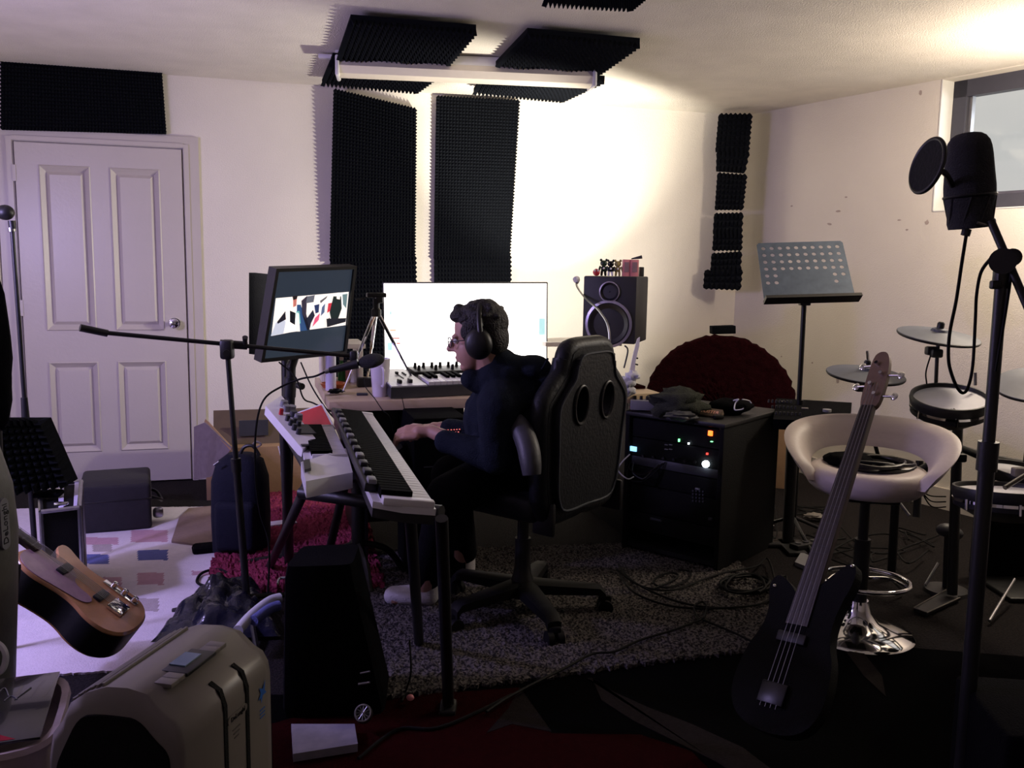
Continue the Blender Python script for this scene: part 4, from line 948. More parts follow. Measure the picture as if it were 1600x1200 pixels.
# bunched hood round the neck
for i in range(15):
    a = math.pi * .2 + i / 14 * math.pi * 1.6; d = face * math.cos(a) + lft * math.sin(a)
    b.ell(neck + V((.012, 0, -.012)) + d * .078 + V((0, 0, .016 * -math.cos(a))), (.04, .04, .034), 12, 8)
b.ell(P(800, 572, 3.1), (.06, .085, .042), 16, 10); b.ell(P(832, 576, 3.1), (.068, .09, .046), 16, 10); b.ell(P(850, 588, 3.1), (.045, .08, .036), 16, 10); b.ell(P(790, 590, 3.1), (.08, .1, .05), 16, 10); b.ell(P(786, 566, 3.1), (.05, .078, .048), 16, 10); b.ell(P(772, 585, 3.08), (.06, .085, .045), 16, 10); b.ell(P(735, 592, 3.06), (.035, .05, .034), 14, 10)
hd = b.build('hoodie', 'hood', per); remesh(hd, .0065, 6, .5)
tx = hd.modifiers.new('folds', 'DISPLACE'); tt = bpy.data.textures.new('folds', 'CLOUDS'); tt.noise_scale = .11; tx.texture = tt; tx.strength = .018; tx.mid_level = .35
MB().tube([P(856, 560, 2.98), P(850, 572, 2.97), P(846, 577, 2.97)], .004).build('drawstring', 'hood', per)
# trousers
b = MB(); b.cap(hipc + V((0, 0, -.03)), hipc + V((-.02, 0, .03)), .15, .14)
for h_, k_, f_ in ((hipc + lft * .09, knL, ftL), (hipc - lft * .09, knR, ftR)):
    b.cap(h_, k_, .094, .078); b.cap(k_, f_ + V((.065, 0, .12)), .072, .058)
tr_ = b.build('trousers', 'trouser', per); remesh(tr_, .008, 6, .5)
for f_ in (ftL, ftR):
    b = MB(); b.cap(f_ + V((.07, 0, .052)), f_ + V((-.065, .01, .04)), .042, .038, 16); b.cap(f_ + V((.075, 0, .05)), f_ + V((.07, 0, .17)), .042, .044, 14); so_ = b.build('sock', 'sock', per); remesh(so_, .006, 5, .5)
# dark cabinet with red led pad under the desk, beside the person
pc1 = thing('computer_case', 'black computer cabinet with speckled red lights under the desk', 'computer', fr(G(690, 880) * 1.0, TH))
pb = P(684, 700, 3.72); PM = fr((pb.x, 3.78, 0), TH); pc1.matrix_world = PM; zt_ = .585
zt_ = P(690, 652, 3.6).z
MB(PM).box((0, .1, zt_ / 2), (.22, .42, zt_), .006).build('case', 'deep', pc1)
b = MB(PM)
for i in range(11):
    for j in range(3):
        p_ = PM.inverted() @ G(679 + i * 4.2 + (j % 2) * 2 + random.uniform(-.6, .6), 663 + j * 4 - i * .25, zt_); b.box((p_.x, p_.y, zt_ + .001), (.0045, .0045, .003))
b.build('red_lights', 'ledred2', pc1, kind='stuff')
MB(PM).box((0, -.111, zt_ - .2), (.14, .003, .004)).build('logo_bar', 'dgrey', pc1)
# ================================================================ left foreground
def apx(pts, Y): return [P(x, y, Y) for x, y in pts]
# dehumidifier
dz = .53
c1 = G(283, 1122, dz); c2 = G(428, 1000, dz); c3 = G(96, 1100, dz)
ux = (c2 - c1); ux.z = 0; Ld = ux.length; ux.normalize(); uy = V((-ux.y, ux.x, 0)); Wd = abs((c3 - c1).dot(uy)) * 1.2
dh = thing('dehumidifier', 'grey-cream dehumidifier with control panel in the left foreground', 'dehumidifier', Matrix(((ux.x, uy.x, 0, c1.x), (ux.y, uy.y, 0, c1.y), (0, 0, 1, 0), (0, 0, 0, 1))))
m_ = dh.matrix_world
TZ = lambda t: dz + .036 * math.sin(math.pi * min(1, t * 1.15)) - .035 * max(0, (t - .55) / .45) ** 2
# cross-section across y: front (y=0) to back, top domed
def sec(x, dzz=0, inset=0):
    i = inset
    pr = [(i, .02), (i, dz - .06), (.004 + i, dz - .035), (.016 + i, dz - .014), (.04, dz - .002 - i * .3)] + [(Wd * t, TZ(t) - i) for t in (.25, .4, .55, .7, .82)] + [(Wd - .03 - i, dz - .045), (Wd - .01 - i, dz - .07), (Wd - i, dz - .12), (Wd - i, .02)]
    return [V((x, y, z + dzz)) for y, z in pr]
b = MB(m_); b.rings([sec(-.0, -.012, .012), sec(.012), sec(Ld - .04), sec(Ld - .012, -.006, .004), sec(Ld, -.03, .02)]); b.build('shell', 'cream', dh, angle=1.0)
rec_ = smooth_out([V(p) for p in [(.022, .03), (.022, dz - .09), (.030, dz - .065), (.05, dz - .05)] + [(Wd * t, dz - .012 - .05 * max(0, (t - .5) / .5) ** 2 - .02 * (t < .3)) for t in (.3, .45, .6, .72)] + [(Wd - .045, dz - .085), (Wd - .028, dz - .12), (Wd - .022, dz - .16), (Wd - .022, .03)]], 2)
b = MB(m_); b.rings([[V((x, y, z)) for y, z in rec_] for x in (-.006, -.0005)]); b.build('side_recess', 'tolex', dh)
for x0, x1 in ((Ld * .40, Ld * .435), (Ld * .64, Ld * .675)):
    b = MB(m_); b.rings([[V((x, y, z)) for y, z in ((-.002, .03), (-.002, dz - .05), (.008, dz - .018), (.03, dz - .004), (.03, .03))] for x in (x0, x1)]); b.build('dark_groove', 'tolex', dh)
zt2 = dz + .0075
b = MB(m_); b.box((Ld * .42, Wd * .26, TZ(.26) + .001), (.1, .055, .008), .002); b.build('display_recess', 'black', dh)
MB(m_).box((Ld * .42, Wd * .29, TZ(.26) + .006), (.055, .034, .003)).build('display', 'lcd', dh)
for i, x in enumerate((.18, .24, .60, .66)):
    MB(m_).box((Ld * x, Wd * .24, TZ(.24) + .001), (.026, .036, .009), .002).build('button', 'cream_d', dh)
for k in range(6):
    t_ = .60 + .045 * k; y = Wd * t_; z = TZ(t_) - .001
    MB(m_).box((Ld * .45, y, z + .002), (Ld * .78, .0055, .008), .001).build('vent_slat', 'cream_d', dh)
b = MB(m_); tm = Matrix(((1, 0, 0, Ld * .535), (0, 0, -1, -.002), (0, 1, 0, dz - .085), (0, 0, 0, 1)))
b.rings([[tm @ V((sx * .028 + .008 * math.cos(a), .008 * math.sin(a), .0)) for sx, a in [(1, -math.pi / 2 + k * math.pi / 8) for k in range(9)] + [(-1, math.pi / 2 + k * math.pi / 8) for k in range(9)]], [tm @ V((sx * .028 + .008 * math.cos(a), .008 * math.sin(a), .002)) for sx, a in [(1, -math.pi / 2 + k * math.pi / 8) for k in range(9)] + [(-1, math.pi / 2 + k * math.pi / 8) for k in range(9)]]])
bd = b.build('badge', 'cream_d', dh)
b = MB(m_); text_mb(b, "DeLonghi", .0135, tm @ Matrix.Translation(V((0, 0, .0025)))); b.build('badge_lettering', 'black', bd, smooth=False)
b = MB(m_)
for k in range(3): b.box((Ld * .53, -.001, dz - .112 - k * .009), (.028 - k * .006, .001, .0025))
b.build('printed_lines', 'ink', dh, smooth=False)
b = MB(m_); x0 = Ld * .83; z0 = dz - .09
b.poly([V((x0 + a, -.002, z0 + c)) for a, c in ((-.016, -.01), (-.006, .002), (-.012, .016), (.002, .008), (.014, .024), (.010, .002), (.018, -.006), (.002, -.006), (-.004, -.022), (-.006, -.008))])
for k in range(3): b.box((x0, -.0015, z0 - .035 - k * .008), (.02, .001, .002))
b.build('blue_star_logo', 'inkblue', dh, smooth=False)
# dark second appliance at the left edge
ap = thing('dark_heater', 'dark grey curved appliance with an upright oval badge at the left edge', 'heater', V((P(-60, 840, 2.15).x, 2.15, 0)))
b = MB(fr((P(-102, 840, 2.2).x, 2.2, 0))); b.lathe([(.001, 0), (.14, 0), (.16, .2), (.178, .45), (.187, .62), (.18, .74), (.155, .84), (.11, .92), (.05, .96), (.001, .965)], 48); b.build('shell', mat('dark_grey_shell', (84, 84, 76), .5, bump=.1), ap)
sc_ = P(-102, 840, 2.2); am = math.radians(-5); nrm = V((math.cos(am), math.sin(am), 0)); pos = V((sc_.x, 2.2, .69)) + nrm * .186
bmx = basis(pos, (0, 0, 1), 0, nrm) @ Matrix.Rotation(0, 4, 'Z')
ov = [(sx * .05 + .016 * math.cos(a), .016 * math.sin(a)) for sx, a in [(1, -math.pi / 2 + k * math.pi / 8) for k in range(9)] + [(-1, math.pi / 2 + k * math.pi / 8) for k in range(9)]]
b = MB(bmx @ Matrix.Translation(V((-.03, 0, 0)))); b.prism(ov, 0, .006); bd = b.build('badge', 'grey', ap)
b = MB(bmx @ Matrix.Translation(V((-.03, 0, .0065)))); text_mb(b, "DeLonghi", .027, Matrix()); b.build('badge_lettering', 'black', bd, smooth=False)
# bin with glossy record cover in the lower left corner
bn = thing('white_bin', 'white plastic bin with curved rim in the lower left corner', 'bin', G(20, 1330))
bz = .34; r1 = [G(118, 1040, bz), G(70, 1180, bz), G(-120, 1240, bz), G(-120, 1060, bz)]
cxy = sum(r1, V()) / 4
def rrect(c, sx, sy, z, n=28, p=4, rot=0):
    o = []
    for k in range(n):
        a = k * math.tau / n; ca, sa = math.cos(a), math.sin(a); x = sx * math.copysign(abs(ca) ** (2 / p), ca); y = sy * math.copysign(abs(sa) ** (2 / p), sa)
        o.append(V((c.x + x * math.cos(rot) - y * math.sin(rot), c.y + x * math.sin(rot) + y * math.cos(rot), z)))
    return o
cx_ = G(35, 1130, bz); cx_.x -= .09
rt = .35
b = MB(); b.rings([rrect(cx_, .12, .13, 0, rot=rt), rrect(cx_, .155, .17, bz - .02, rot=rt), rrect(cx_, .168, .183, bz, rot=rt), rrect(cx_, .165, .18, bz + .012, rot=rt), rrect(cx_, .150, .165, bz + .008, rot=rt), rrect(cx_, .145, .16, bz - .04, rot=rt)]); b.build('bin_body', mat('bin_offwhite', (176, 160, 158), .4), bn)
rc = thing('glossy_cover', 'dark glossy record cover with a red corner lying on the white bin', 'record cover', fr((cx_.x - .01, cx_.y, bz + .018), rt))
MB(rc.matrix_world).box((0, 0, .003), (.29, .31, .006), .001).build('cover', 'foil', rc)
b = MB(rc.matrix_world); b.prism([(-.14, -.15), (.10, -.15), (-.02, -.05), (-.14, -.03)], .0062, .0068); b.build('red_corner', mat('cover_red', (150, 26, 50), .25, coat=.3), rc)
b = MB(rc.matrix_world)
for k in range(7): b.tube([(.0 + .02 * k - .05, .05 + .03 * math.sin(k * 2), .007), (.01 + .02 * k - .05, .07 + .03 * math.sin(k * 2), .007), (.025 + .02 * k - .05, .06 + .03 * math.cos(k * 2), .007)], .0012, 5)
b.build('printed_figures', 'grey', rc)
cable('white hose end curling at the left edge above the bin', [P(-30, 1060, 2.1), P(0, 1050, 2.1), P(9, 1030, 2.1), P(4, 1012, 2.1), P(-12, 1000, 2.1)], .008, 'white', 'hose', 'hose')
# electric guitar
Lv = V((.79, .0, -.61)).normalized(); W_ = V((-.61 * .10, .995, -.79 * .10)).normalized(); Nv = Lv.cross(W_).normalized(); Nv = Nv if Nv.z > 0 else -Nv
gc0 = P(128, 912, 2.72); GMx = Matrix(((Lv.x, W_.x, Nv.x, gc0.x), (Lv.y, W_.y, Nv.y, gc0.y), (Lv.z, W_.z, Nv.z, gc0.z), (0, 0, 0, 1)))
gt = thing('electric_guitar', 'natural wood single-cutaway electric guitar leaning neck up to the left', 'guitar', GMx)
body = [(-.20, -.10), (-.13, -.148), (-.03, -.125), (.03, -.125), (.10, -.16), (.17, -.155), (.215, -.10), (.228, 0), (.215, .10), (.17, .155), (.10, .155), (.03, .12), (-.03, .115), (-.09, .135), (-.135, .16), (-.158, .145), (-.15, .10), (-.12, .06), (-.12, .028), (-.185, .028), (-.20, -.03)]
def smooth_out(o, n=3):
    for _ in range(n):
        q = []
        for i in range(len(o)):
            a, c = V(o[i]), V(o[(i + 1) % len(o)]); q += [tuple(a.lerp(c, .25)), tuple(a.lerp(c, .75))]
        o = q
    return o
bo2 = smooth_out([V((x, y)) for x, y in body], 2)
ins = lambda k: [(x * k, y * k) for x, y in bo2]
b = MB(GMx); b.rings([[V((x, y, z)) for x, y in o] for o, z in ((ins(.97), -.10), (ins(1), -.094), (ins(1), -.007), (ins(.97), 0))]); b.cur = 0; b.build('guitar_body', 'wood', gt)
b = MB(GMx); b.rings([[V((x, y, z)) for x, y in o] for o, z in ((ins(1.003), -.093), (ins(1.003), -.010))], cap=False); b.build('body_side', 'black', gt)
b = MB(GMx); b.prism(smooth_out([V(p) for p in ((-.19, -.10), (-.12, -.14), (-.02, -.115), (.06, -.10), (.07, -.04), (-.02, -.035), (-.03, .035), (-.11, .03), (-.19, .0))], 2), .0005, .003); b.build('pickguard', 'pick', gt)
MB(GMx).box((-.42, 0, .004), (.5, .052, .022), .008).build('neck', 'woodd', gt)
b = MB(GMx)
for k in range(15): b.box((-.19 - .62 * (1 - .5 ** (k / 12)) - .0 + .0, 0, .016), (.002, .05, .002))
b.build('frets', 'steel', gt, kind='stuff')
MB(GMx).box((-.72, .012, .0), (.15, .08, .016), .006).build('headstock', 'wood', gt)
for k in range(6):
    y = -.022 + k * .0088; MB(GMx).cyl((-.66, y * .8, .020), (.14, y * 1.1, .016), .0008, n=5).build('string', 'steel', gt)
MB(GMx).box((.135, 0, .008), (.055, .075, .012), .003).build('bridge', 'chrome', gt)
MB(GMx).box((-.07, 0, .006), (.03, .075, .010), .004).build('pickup', 'black', gt)
MB(GMx).box((.07, .0, .006), (.03, .075, .010), .004).build('pickup', 'black', gt)
MB(GMx).box((.10, .105, .003), (.13, .03, .003), .001).build('control_plate', 'chrome', gt)
for x in (.06, .10, .14): MB(GMx).lathe([(.001, .003), (.010, .003), (.0095, .02), (.001, .021)], 16, m=Matrix.Translation(V((x + .01, .105, 0)))).build('knob', 'chrome', gt)
# second dark guitar with cream binding
g2p = P(-22, 985, 2.35); G2 = Matrix.Translation(V((g2p.x, g2p.y, .30))) @ Matrix.Rotation(math.radians(-70), 4, 'Z') @ Matrix.Rotation(math.radians(75), 4, 'X')
g2 = thing('dark_guitar', 'dark guitar with cream body edge at the left edge, below the dark appliance', 'guitar', G2)
o2 = [V((.14 * math.cos(a) * (1 + .12 * math.cos(2 * a)), .2 * math.sin(a))) for a in [k * math.tau / 30 for k in range(30)]]
b = MB(G2); b.prism([(p.x, p.y) for p in o2], -.04, 0); b.build('guitar_body', 'tolex', g2)
b = MB(G2); b.tube([V((p.x, p.y, 0)) for p in o2], .0045, 6, 2, closed=True); b.build('binding', 'cream', g2)
# flight case with silver edges
fz = .40
f0 = G(64, 800, fz); f1 = G(124, 793, fz); f2 = G(127, 752, fz); f3 = G(62, 760, fz)
fc = thing('flight_case', 'small open-topped silver-edged flight case next to the black case', 'flight case', V(((f0.x + f1.x) / 2, (f0.y + f1.y) / 2, 0)))
b = MB(); q4 = [f0, f1, f2, f3]; b.rings([[V((p.x, p.y, .01)) for p in q4], [V((p.x, p.y, fz - .01)) for p in q4]]); b.build('case_body', 'tolex', fc, smooth=False)
b = MB()
for i in range(4):
    b.cyl(q4[i], q4[(i + 1) % 4], .009, n=6); b.cyl(q4[i], V((q4[i].x, q4[i].y, .01)), .008, n=6)
b.build('metal_edge', 'steel', fc)
b = MB(); ce = sum(q4, V()) / 4
for t0, t1 in ((.45, .58), (.84, .97)):
    b.poly([q4[0].lerp(q4[1], t0) , q4[0].lerp(q4[1], t1), q4[3].lerp(q4[2], t1), q4[3].lerp(q4[2], t0)])
b.build('lilac_stripe', 'candle', fc, smooth=False)
for a, c in ((84, 768), (96, 790)): MB(fr(G(a, c, fz))).box((0, 0, .004), (.05, .02, .02), .004).build('latch', 'chrome', fc)
b = MB(); b.box((0, 0, .012), (.1, .07, .02), .008, m=fr(G(76, 776, fz), .2)); b.build('foam_insert', 'deep', fc)
# black case near door
k0 = G(125, 838); k1 = G(238, 828); k2 = k1 + V((-.02, .42, 0)); k3 = k0 + V((-.02, .42, 0)); kz = .24
kt = [V((p.x, p.y, kz)) for p in (k0, k1, k2, k3)]
bc = thing('black_case', 'black fabric case lying in front of the white door', 'case', V(((k0.x + k1.x) / 2, (k0.y + k2.y) / 2, 0)))
ka = math.atan2(k1.y - k0.y, k1.x - k0.x); kl = (k1 - k0).length; kc = (k0 + k1) / 2 + V((-math.sin(ka), math.cos(ka), 0)) * .2
MB(fr(kc, ka)).box((0, 0, .12), (kl, .40, .235), .02, 3).build('case_body', mat('case_dark_fabric', (34, 32, 36), .9, bump=.2), bc)
MB(fr(kc, ka)).box((0, 0, .16), (kl + .004, .404, .008), .003).build('zip', 'black', bc)
MB(fr(kc, ka)).tube([(kl / 2, -.08, .14), (kl / 2 + .04, -.06, .12), (kl / 2 + .05, 0, .10), (kl / 2 + .03, .05, .13), (kl / 2, .08, .14)], .008).build('handle', 'black', bc)
MB(fr(kc, ka)).box((kl / 2 + .03, -.1, .06), (.05, .05, .05), .015).build('buckle', 'steel', bc)
# black foam stack on the left
st0 = P(60, 700, 2.9)
foam('foam_stack', 'dark stack of foam with jagged edge leaning left of the flight case', P(-40, 770, 3.3), P(122, 748, 3.55), P(80, 652, 3.55), P(-40, 652, 3.3), V((.1, -1, .05)), .12, 12, 10, None, .03)
crumple('black_coat', P(-10, 560, 2.9), .10, 'deep', 'black cloth hanging at the left edge beside the straight microphone stand', 'cloth', 3.3, (.5, .6, 2.6), .25)
MB().cyl(V((P(-10, 640, 2.9).x, 2.9, .0)), P(-10, 520, 2.9), .012).build('cloth_pole', 'black', None, label='black pole holding the cloth at the left edge', cat='pole')
# straight mic stand at left
ms = thing('straight_mic_stand', 'tall straight black microphone stand standing in front of the door at the left', 'microphone stand', G(58, 905))
g0 = G(58, 905); tp_ = P(18, 345, g0.y)
b = MB(); b.cyl(g0 + V((0, 0, .01)), g0.lerp(tp_, .48), .0115, n=12); b.cyl(g0.lerp(tp_, .46), tp_, .0085, n=12); b.build('pole', 'black', ms)
b = MB(); b.cyl(g0.lerp(tp_, .38), g0.lerp(tp_, .52), .020, .013, 12); b.build('grip', 'black', ms)
b = MB(); b.ell(P(8, 332, g0.y - .02), (.035, .03, .03), 14, 10); b.cyl(tp_, P(20, 358, g0.y), .014, n=12); b.build('mic_clip', 'black', ms)
MB().cyl(P(18, 356, g0.y), P(19, 362, g0.y), .015, n=14).build('metal_collar', 'steel', ms)
MB(fr(g0)).lathe([(.001, 0), (.13, 0), (.125, .018), (.03, .03), (.001, .03)], 32).build('base_disc', 'black', ms)

# navy backpack
bk0 = G(368, 872); bk = thing('navy_backpack', 'navy backpack standing behind the boom stand', 'backpack', V((bk0.x, bk0.y, 0)))
bh = P(368, 716, bk0.y).z; bw = .135 * (88 * bk0.y / FPX) / .25
b = MB(fr((bk0.x, bk0.y + .1, 0))); hw = 44 * bk0.y / FPX
rg = []
for z, kx, ky in ((0.0, .8, .8), (.02, .98, .95), (bh * .4, 1, 1), (bh * .75, .97, .95), (bh * .93, .8, .75), (bh, .45, .4)):
    rg.append([V((hw * kx * math.copysign(abs(math.cos(a)) ** .6, math.cos(a)), .12 * ky * math.copysign(abs(math.sin(a)) ** .6, math.sin(a)), z)) for a in [k * math.tau / 28 for k in range(28)]])
b.rings(rg); b.build('bag_body', 'navy', bk)
b = MB(fr((bk0.x, bk0.y - .02, 0))); b.box((0.01, 0, bh * .33), (hw * 1.5, .06, bh * .5), .03, 4); b.build('front_pocket', 'navy', bk)
b = MB(fr((bk0.x, bk0.y + .1, bh))); b.tube([(.0, 0, -.01), (.02, 0, .03), (.06, 0, .035), (.09, 0, -.01)], .008); b.build('handle', 'black', bk)
MB().cyl(P(334, 727, bk0.y - .02), P(342, 721, bk0.y - .02), .004).build('zip_pull', 'steel', bk)
b = MB(fr(G(330, 866), .4)); b.box((0, .03, .02), (.16, .1, .04), .018); b.build('strap', 'deep', bk)
# cardboard boxes behind, with open flap
cbx = BW(400, 700, .35); CBM = fr((cbx.x + .02, cbx.y, 0), TH); cbh = P(400, 688, cbx.y).z
cx = thing('cardboard_box', 'open cardboard box with raised flaps by the wall below the tilted monitor', 'box', CBM)
MB(CBM).box((.02, .0, cbh / 2), (.62, .38, cbh), .003).build('box_body', 'card', cx)
b = MB(CBM); b.rings([[V((-.25, -.1, cbh)), V((.34, -.1, cbh)), V((.34, .02, cbh + .18)), V((-.25, .02, cbh + .18))], [V((-.25, -.095, cbh)), V((.34, -.095, cbh)), V((.34, .025, cbh + .18)), V((-.25, .025, cbh + .18))]]); b.build('box_flap', 'tape', cx)
b = MB(CBM); b.box((-.03, -.085, cbh + .09), (.16, .01, .09), m=Matrix()); b.build('dark_label', 'dgrey', cx)
b = MB(); q4 = [P(303, 667, 4.7), P(320, 660, 4.7), P(362, 700, 4.45), P(330, 745, 4.5), P(303, 750, 4.7)]; b.rings([q4, [p + V((.0, .012, .0)) for p in q4]]); b.build('box_flap', mat('card_grey_side', (112, 100, 104), .9), cx)
b = MB(); q4 = [P(319, 659, 4.72), P(325, 664, 4.70), P(366, 708, 4.44), P(360, 704, 4.44)]; b.rings([q4, [p + V((0, .02, .012)) for p in q4]]); b.build('flap_edge', 'card', cx)
cable('cream cable connector taped on the cardboard box front', [P(394, 696, 4.5), P(400, 690, 4.5), P(408, 694, 4.5), P(400, 699, 4.5), P(395, 695, 4.5)], .005, 'cream', 'connector', 'connector')
cable('thin white cable hanging behind the keyboard stand', [P(435, 697, 3.6), P(440, 720, 3.6), P(440, 745, 3.6), P(446, 765, 3.65)], .003, 'white')
cable('black looped cable on the floor between rug and boom stand', [G(372, 915) + V((0, 0, .02)), G(345, 901) + V((0, 0, .03)), G(318, 905) + V((0, 0, .03)), G(308, 916) + V((0, 0, .02)), G(325, 924) + V((0, 0, .02)), G(365, 926) + V((0, 0, .02)), G(392, 915) + V((0, 0, .03))], .006)
# crumpled dark plastic bag and hoses
bg = thing('plastic_bag', 'crumpled dark plastic bag with glints at the foot of the boom stand', 'bag', G(340, 975))
b = MB(); vs = []; NN = 34
qa, qb, qc, qd = G(235, 1010), G(440, 1000), G(405, 925), G(325, 922)
gr = [[None] * (NN + 1) for _ in range(NN + 1)]
for i in range(NN + 1):
    for j in range(NN + 1):
        u, v = i / NN, j / NN; p = qa.lerp(qb, u).lerp(qd.lerp(qc, u), v); h = math.sin(u * math.pi) ** .5 * math.sin(v * math.pi) ** .5
        gr[i][j] = len(vs); vs.append(p + V((0, 0, .015 + h * (.07 + .10 * abs(noise.noise(p * 9)) + .05 * abs(noise.noise(p * 25))))))
b.add(vs, [(gr[i][j], gr[i + 1][j], gr[i + 1][j + 1], gr[i][j + 1]) for i in range(NN) for j in range(NN)])
b.build('bag_film', mat('dark_film', (26, 27, 44), .22, var=.3, scale=12, bump=.3, bscale=40), bg, angle=1.5)
for i, (pts, mm, lb) in enumerate((([(372, 985), (392, 962), (420, 940), (438, 934)], 'paper', 'white rolled tube lying behind the dehumidifier, upper'), ([(396, 970), (420, 952), (436, 946)], 'patchB', 'pale blue rolled tube lying behind the dehumidifier, lower'))):
    cable(lb, [G(x, y, .11) for x, y in pts], .018, mm, 'rolled_tube', 'tube', n=10)
# black tall bag / case in centre foreground
tb0 = G(490, 1150); tbz = .62
tg = thing('black_gig_case', 'tall black equipment bag in front of the keyboards', 'bag', V((G(495, 1120).x, 2.5, 0)))
q0 = None
tz = .66; qt = [G(436, 905, tz), G(548, 905, tz), G(522, 868, tz), G(440, 868, tz)]
tz = .52
qt = [G(432, 960, tz), G(548, 950, tz), G(520, 880, tz), G(436, 885, tz)]
tz = .46
qb_ = [G(438, 1128), G(602, 1122), G(602, 1122) + V((-.02, .24, 0)), G(438, 1128) + V((0, .24, 0))]
qt = [V((qb_[0].x + .01, qb_[0].y + .01, tz)), V((G(552, 1128).x, qb_[1].y + .01, tz)), V((G(545, 1128).x, qb_[1].y + .22, tz)), V((qb_[0].x + .015, qb_[0].y + .22, tz))]
cb_ = sum(qb_, V()) / 4; ct_ = sum(qt, V()) / 4
def rnd(q4, c, z, k):
    o = []
    for i in range(4):
        p, a, n_ = q4[i], q4[i - 1], q4[(i + 1) % 4]
        for t in (0, .5, 1):
            s_ = p.lerp(a, .12).lerp(p, t) if t < 1 else p; 
        o += [p.lerp(a, .14), p.lerp(p.lerp(a, .14).lerp(p.lerp(n_, .14), .5), .5), p.lerp(n_, .14)]
    return [V((c.x + (q.x - c.x) * k, c.y + (q.y - c.y) * k, z)) for q in o]
b = MB(); b.rings([rnd(qb_, cb_, .002, .96), rnd(qb_, cb_, .03, 1), rnd(qt, ct_, tz - .04, 1), rnd(qt, ct_, tz, .93)]); b.build('bag_body', 'deep', tg)
b = MB(); e0 = qb_[1] + V((.005, -.0, .12)); b.cyl(P(563, 1052, qb_[1].y - .01), P(578, 1049, qb_[1].y - .01), .003); b.cyl(P(560, 1069, qb_[1].y - .01), P(578, 1066, qb_[1].y - .01), .004); b.build('chrome_clasp', 'steel', tg)
b = MB(); b.tube([P(434, 912, 2.55), P(437, 904, 2.6), P(448, 903, 2.6), P(460, 906, 2.6)], .004); b.build('wire_handle', 'steel', tg)
rd = thing('round_jack_plate', 'small round metal fan grille on the floor beside the black bag', 'fan', G(566, 1122))
rp_ = basis(P(567, 1114, 2.38) + V((0, 0, .0)), (1, 0, 0), 0, (0, -.8, .6))
b = MB(rp_); b.tube([(math.cos(a) * .022, math.sin(a) * .022, .0) for a in [k * math.tau / 20 for k in range(20)]], .003, 6, 2, closed=True)
for k in range(6): a = k * math.pi / 6; b.cyl((math.cos(a) * .021, math.sin(a) * .021, 0), (-math.cos(a) * .021, -math.sin(a) * .021, 0), .0012, n=5)
b.build('grille', 'steel', rd)
MB(rp_).lathe([(.001, -.02), (.026, -.02), (.026, -.002), (.001, -.002)], 24).build('housing', 'black', rd)
pl = [G(455, 1131, .035), G(554, 1131, .035), G(559, 1162, .035), G(458, 1178, .035)]
b = MB(); b.rings([[V((p.x, p.y, .012)) for p in pl], pl]); b.build('white_box_lid', 'boxgrey', None, label='flat white card box on the floor beneath the black bag', cat='box', smooth=False)
b = MB(); b.ell(G(641, 1090, .03), (.012, .010, .010), 10, 8); b.build('pink_flower', 'pinkbox', None, label='tiny pink scrap on the front edge of the grey rug', cat='scrap')
b = MB(); b.box((0, 0, .02), (.10, .06, .012), .003, m=fr(G(555, 902, .0), .1)); b.build('white_adapter', 'candle', None, label='lilac-white flat box on the rug below the long keyboard', cat='box')
b = MB(); b.box((0, 0, .03), (.16, .07, .02), .004, m=fr(G(437, 828), .5)); b.build('white_folder', 'candle', None, label='white folded leaflet on the pink rug left of the stand', cat='leaflet')
cable('thin black cable from the keyboard stand to the near rug edge', [P(640, 1000, 2.6), P(642, 1050, 2.55), G(634, 1080, .02), G(628, 1096, .02)], .003)
cable('black cable running across the red rug area', [G(560, 1185, .012), G(620, 1140, .014), G(680, 1138, .014), G(740, 1115, .014), G(800, 1085, .014)], .005)
# ================================================================ right side: rack
rz_ = P(1132, 663, 3.77).z
A_ = G(978, 642, rz_); B_ = G(1132, 663, rz_); C_ = G(1184, 636, rz_)
rx = (B_ - A_); rx.z = 0; rw = rx.length; rx.normalize(); ryv = V((-rx.y, rx.x, 0)); rd_ = abs((C_ - B_).dot(ryv)); rd_ = max(rd_, .36)
RM = Matrix(((rx.x, ryv.x, 0, A_.x), (rx.y, ryv.y, 0, A_.y), (0, 0, 1, 0), (0, 0, 0, 1)))
rk = thing('equipment_rack', 'black equipment rack cabinet with glowing lights right of the gaming chair', 'rack', RM)
b = MB(RM)
for x in (.011, rw - .011): b.box((x, rd_ / 2, rz_ / 2), (.022, rd_, rz_ - .002), .002)
b.build('side_panel', 'tolex', rk)
MB(RM).box((rw / 2, rd_ / 2, rz_ - .009), (rw + .01, rd_ + .01, .018), .002).build('top_panel', 'black', rk)
MB(RM).box((rw / 2, rd_ / 2, .04), (rw - .05, rd_ - .02, .02)).build('bottom_panel', 'black', rk)
MB(RM).box((rw / 2, rd_ - .01, rz_ / 2), (rw - .05, .01, rz_ - .06)).build('back_panel', 'black', rk)
H = rz_ - .03; units = [(.088, 'black'), (.088, 'black'), (.044, 'dgrey'), (.088, 'black'), (.13, 'black'), (.088, 'black')]
z = H
uo = []
for i, (h_, mm) in enumerate(units):
    o = MB(RM).box((rw / 2, .15, z - h_ / 2), (rw - .05, .26, h_ - .004), .002).build('rack_unit', 'tolex' if mm == 'black' else mm, rk); uo.append((o, z - h_ / 2, h_)); z -= h_
def led(u, dzz, px_frac, w_, h_, mm, i, nm='light'):
    MB(RM).box((rw * px_frac, .018, uo[i][1] + dzz), (w_, .006, h_), .001).build(nm, mm, uo[i][0])
def rkp(px, py):   # rack-front coordinate for a photo pixel
    d = ray(px, py); n = ryv; t = ((A_ + ryv * .015) - CAM).dot(n) / d.dot(n); p = RM.inverted() @ (CAM + d * t); return p
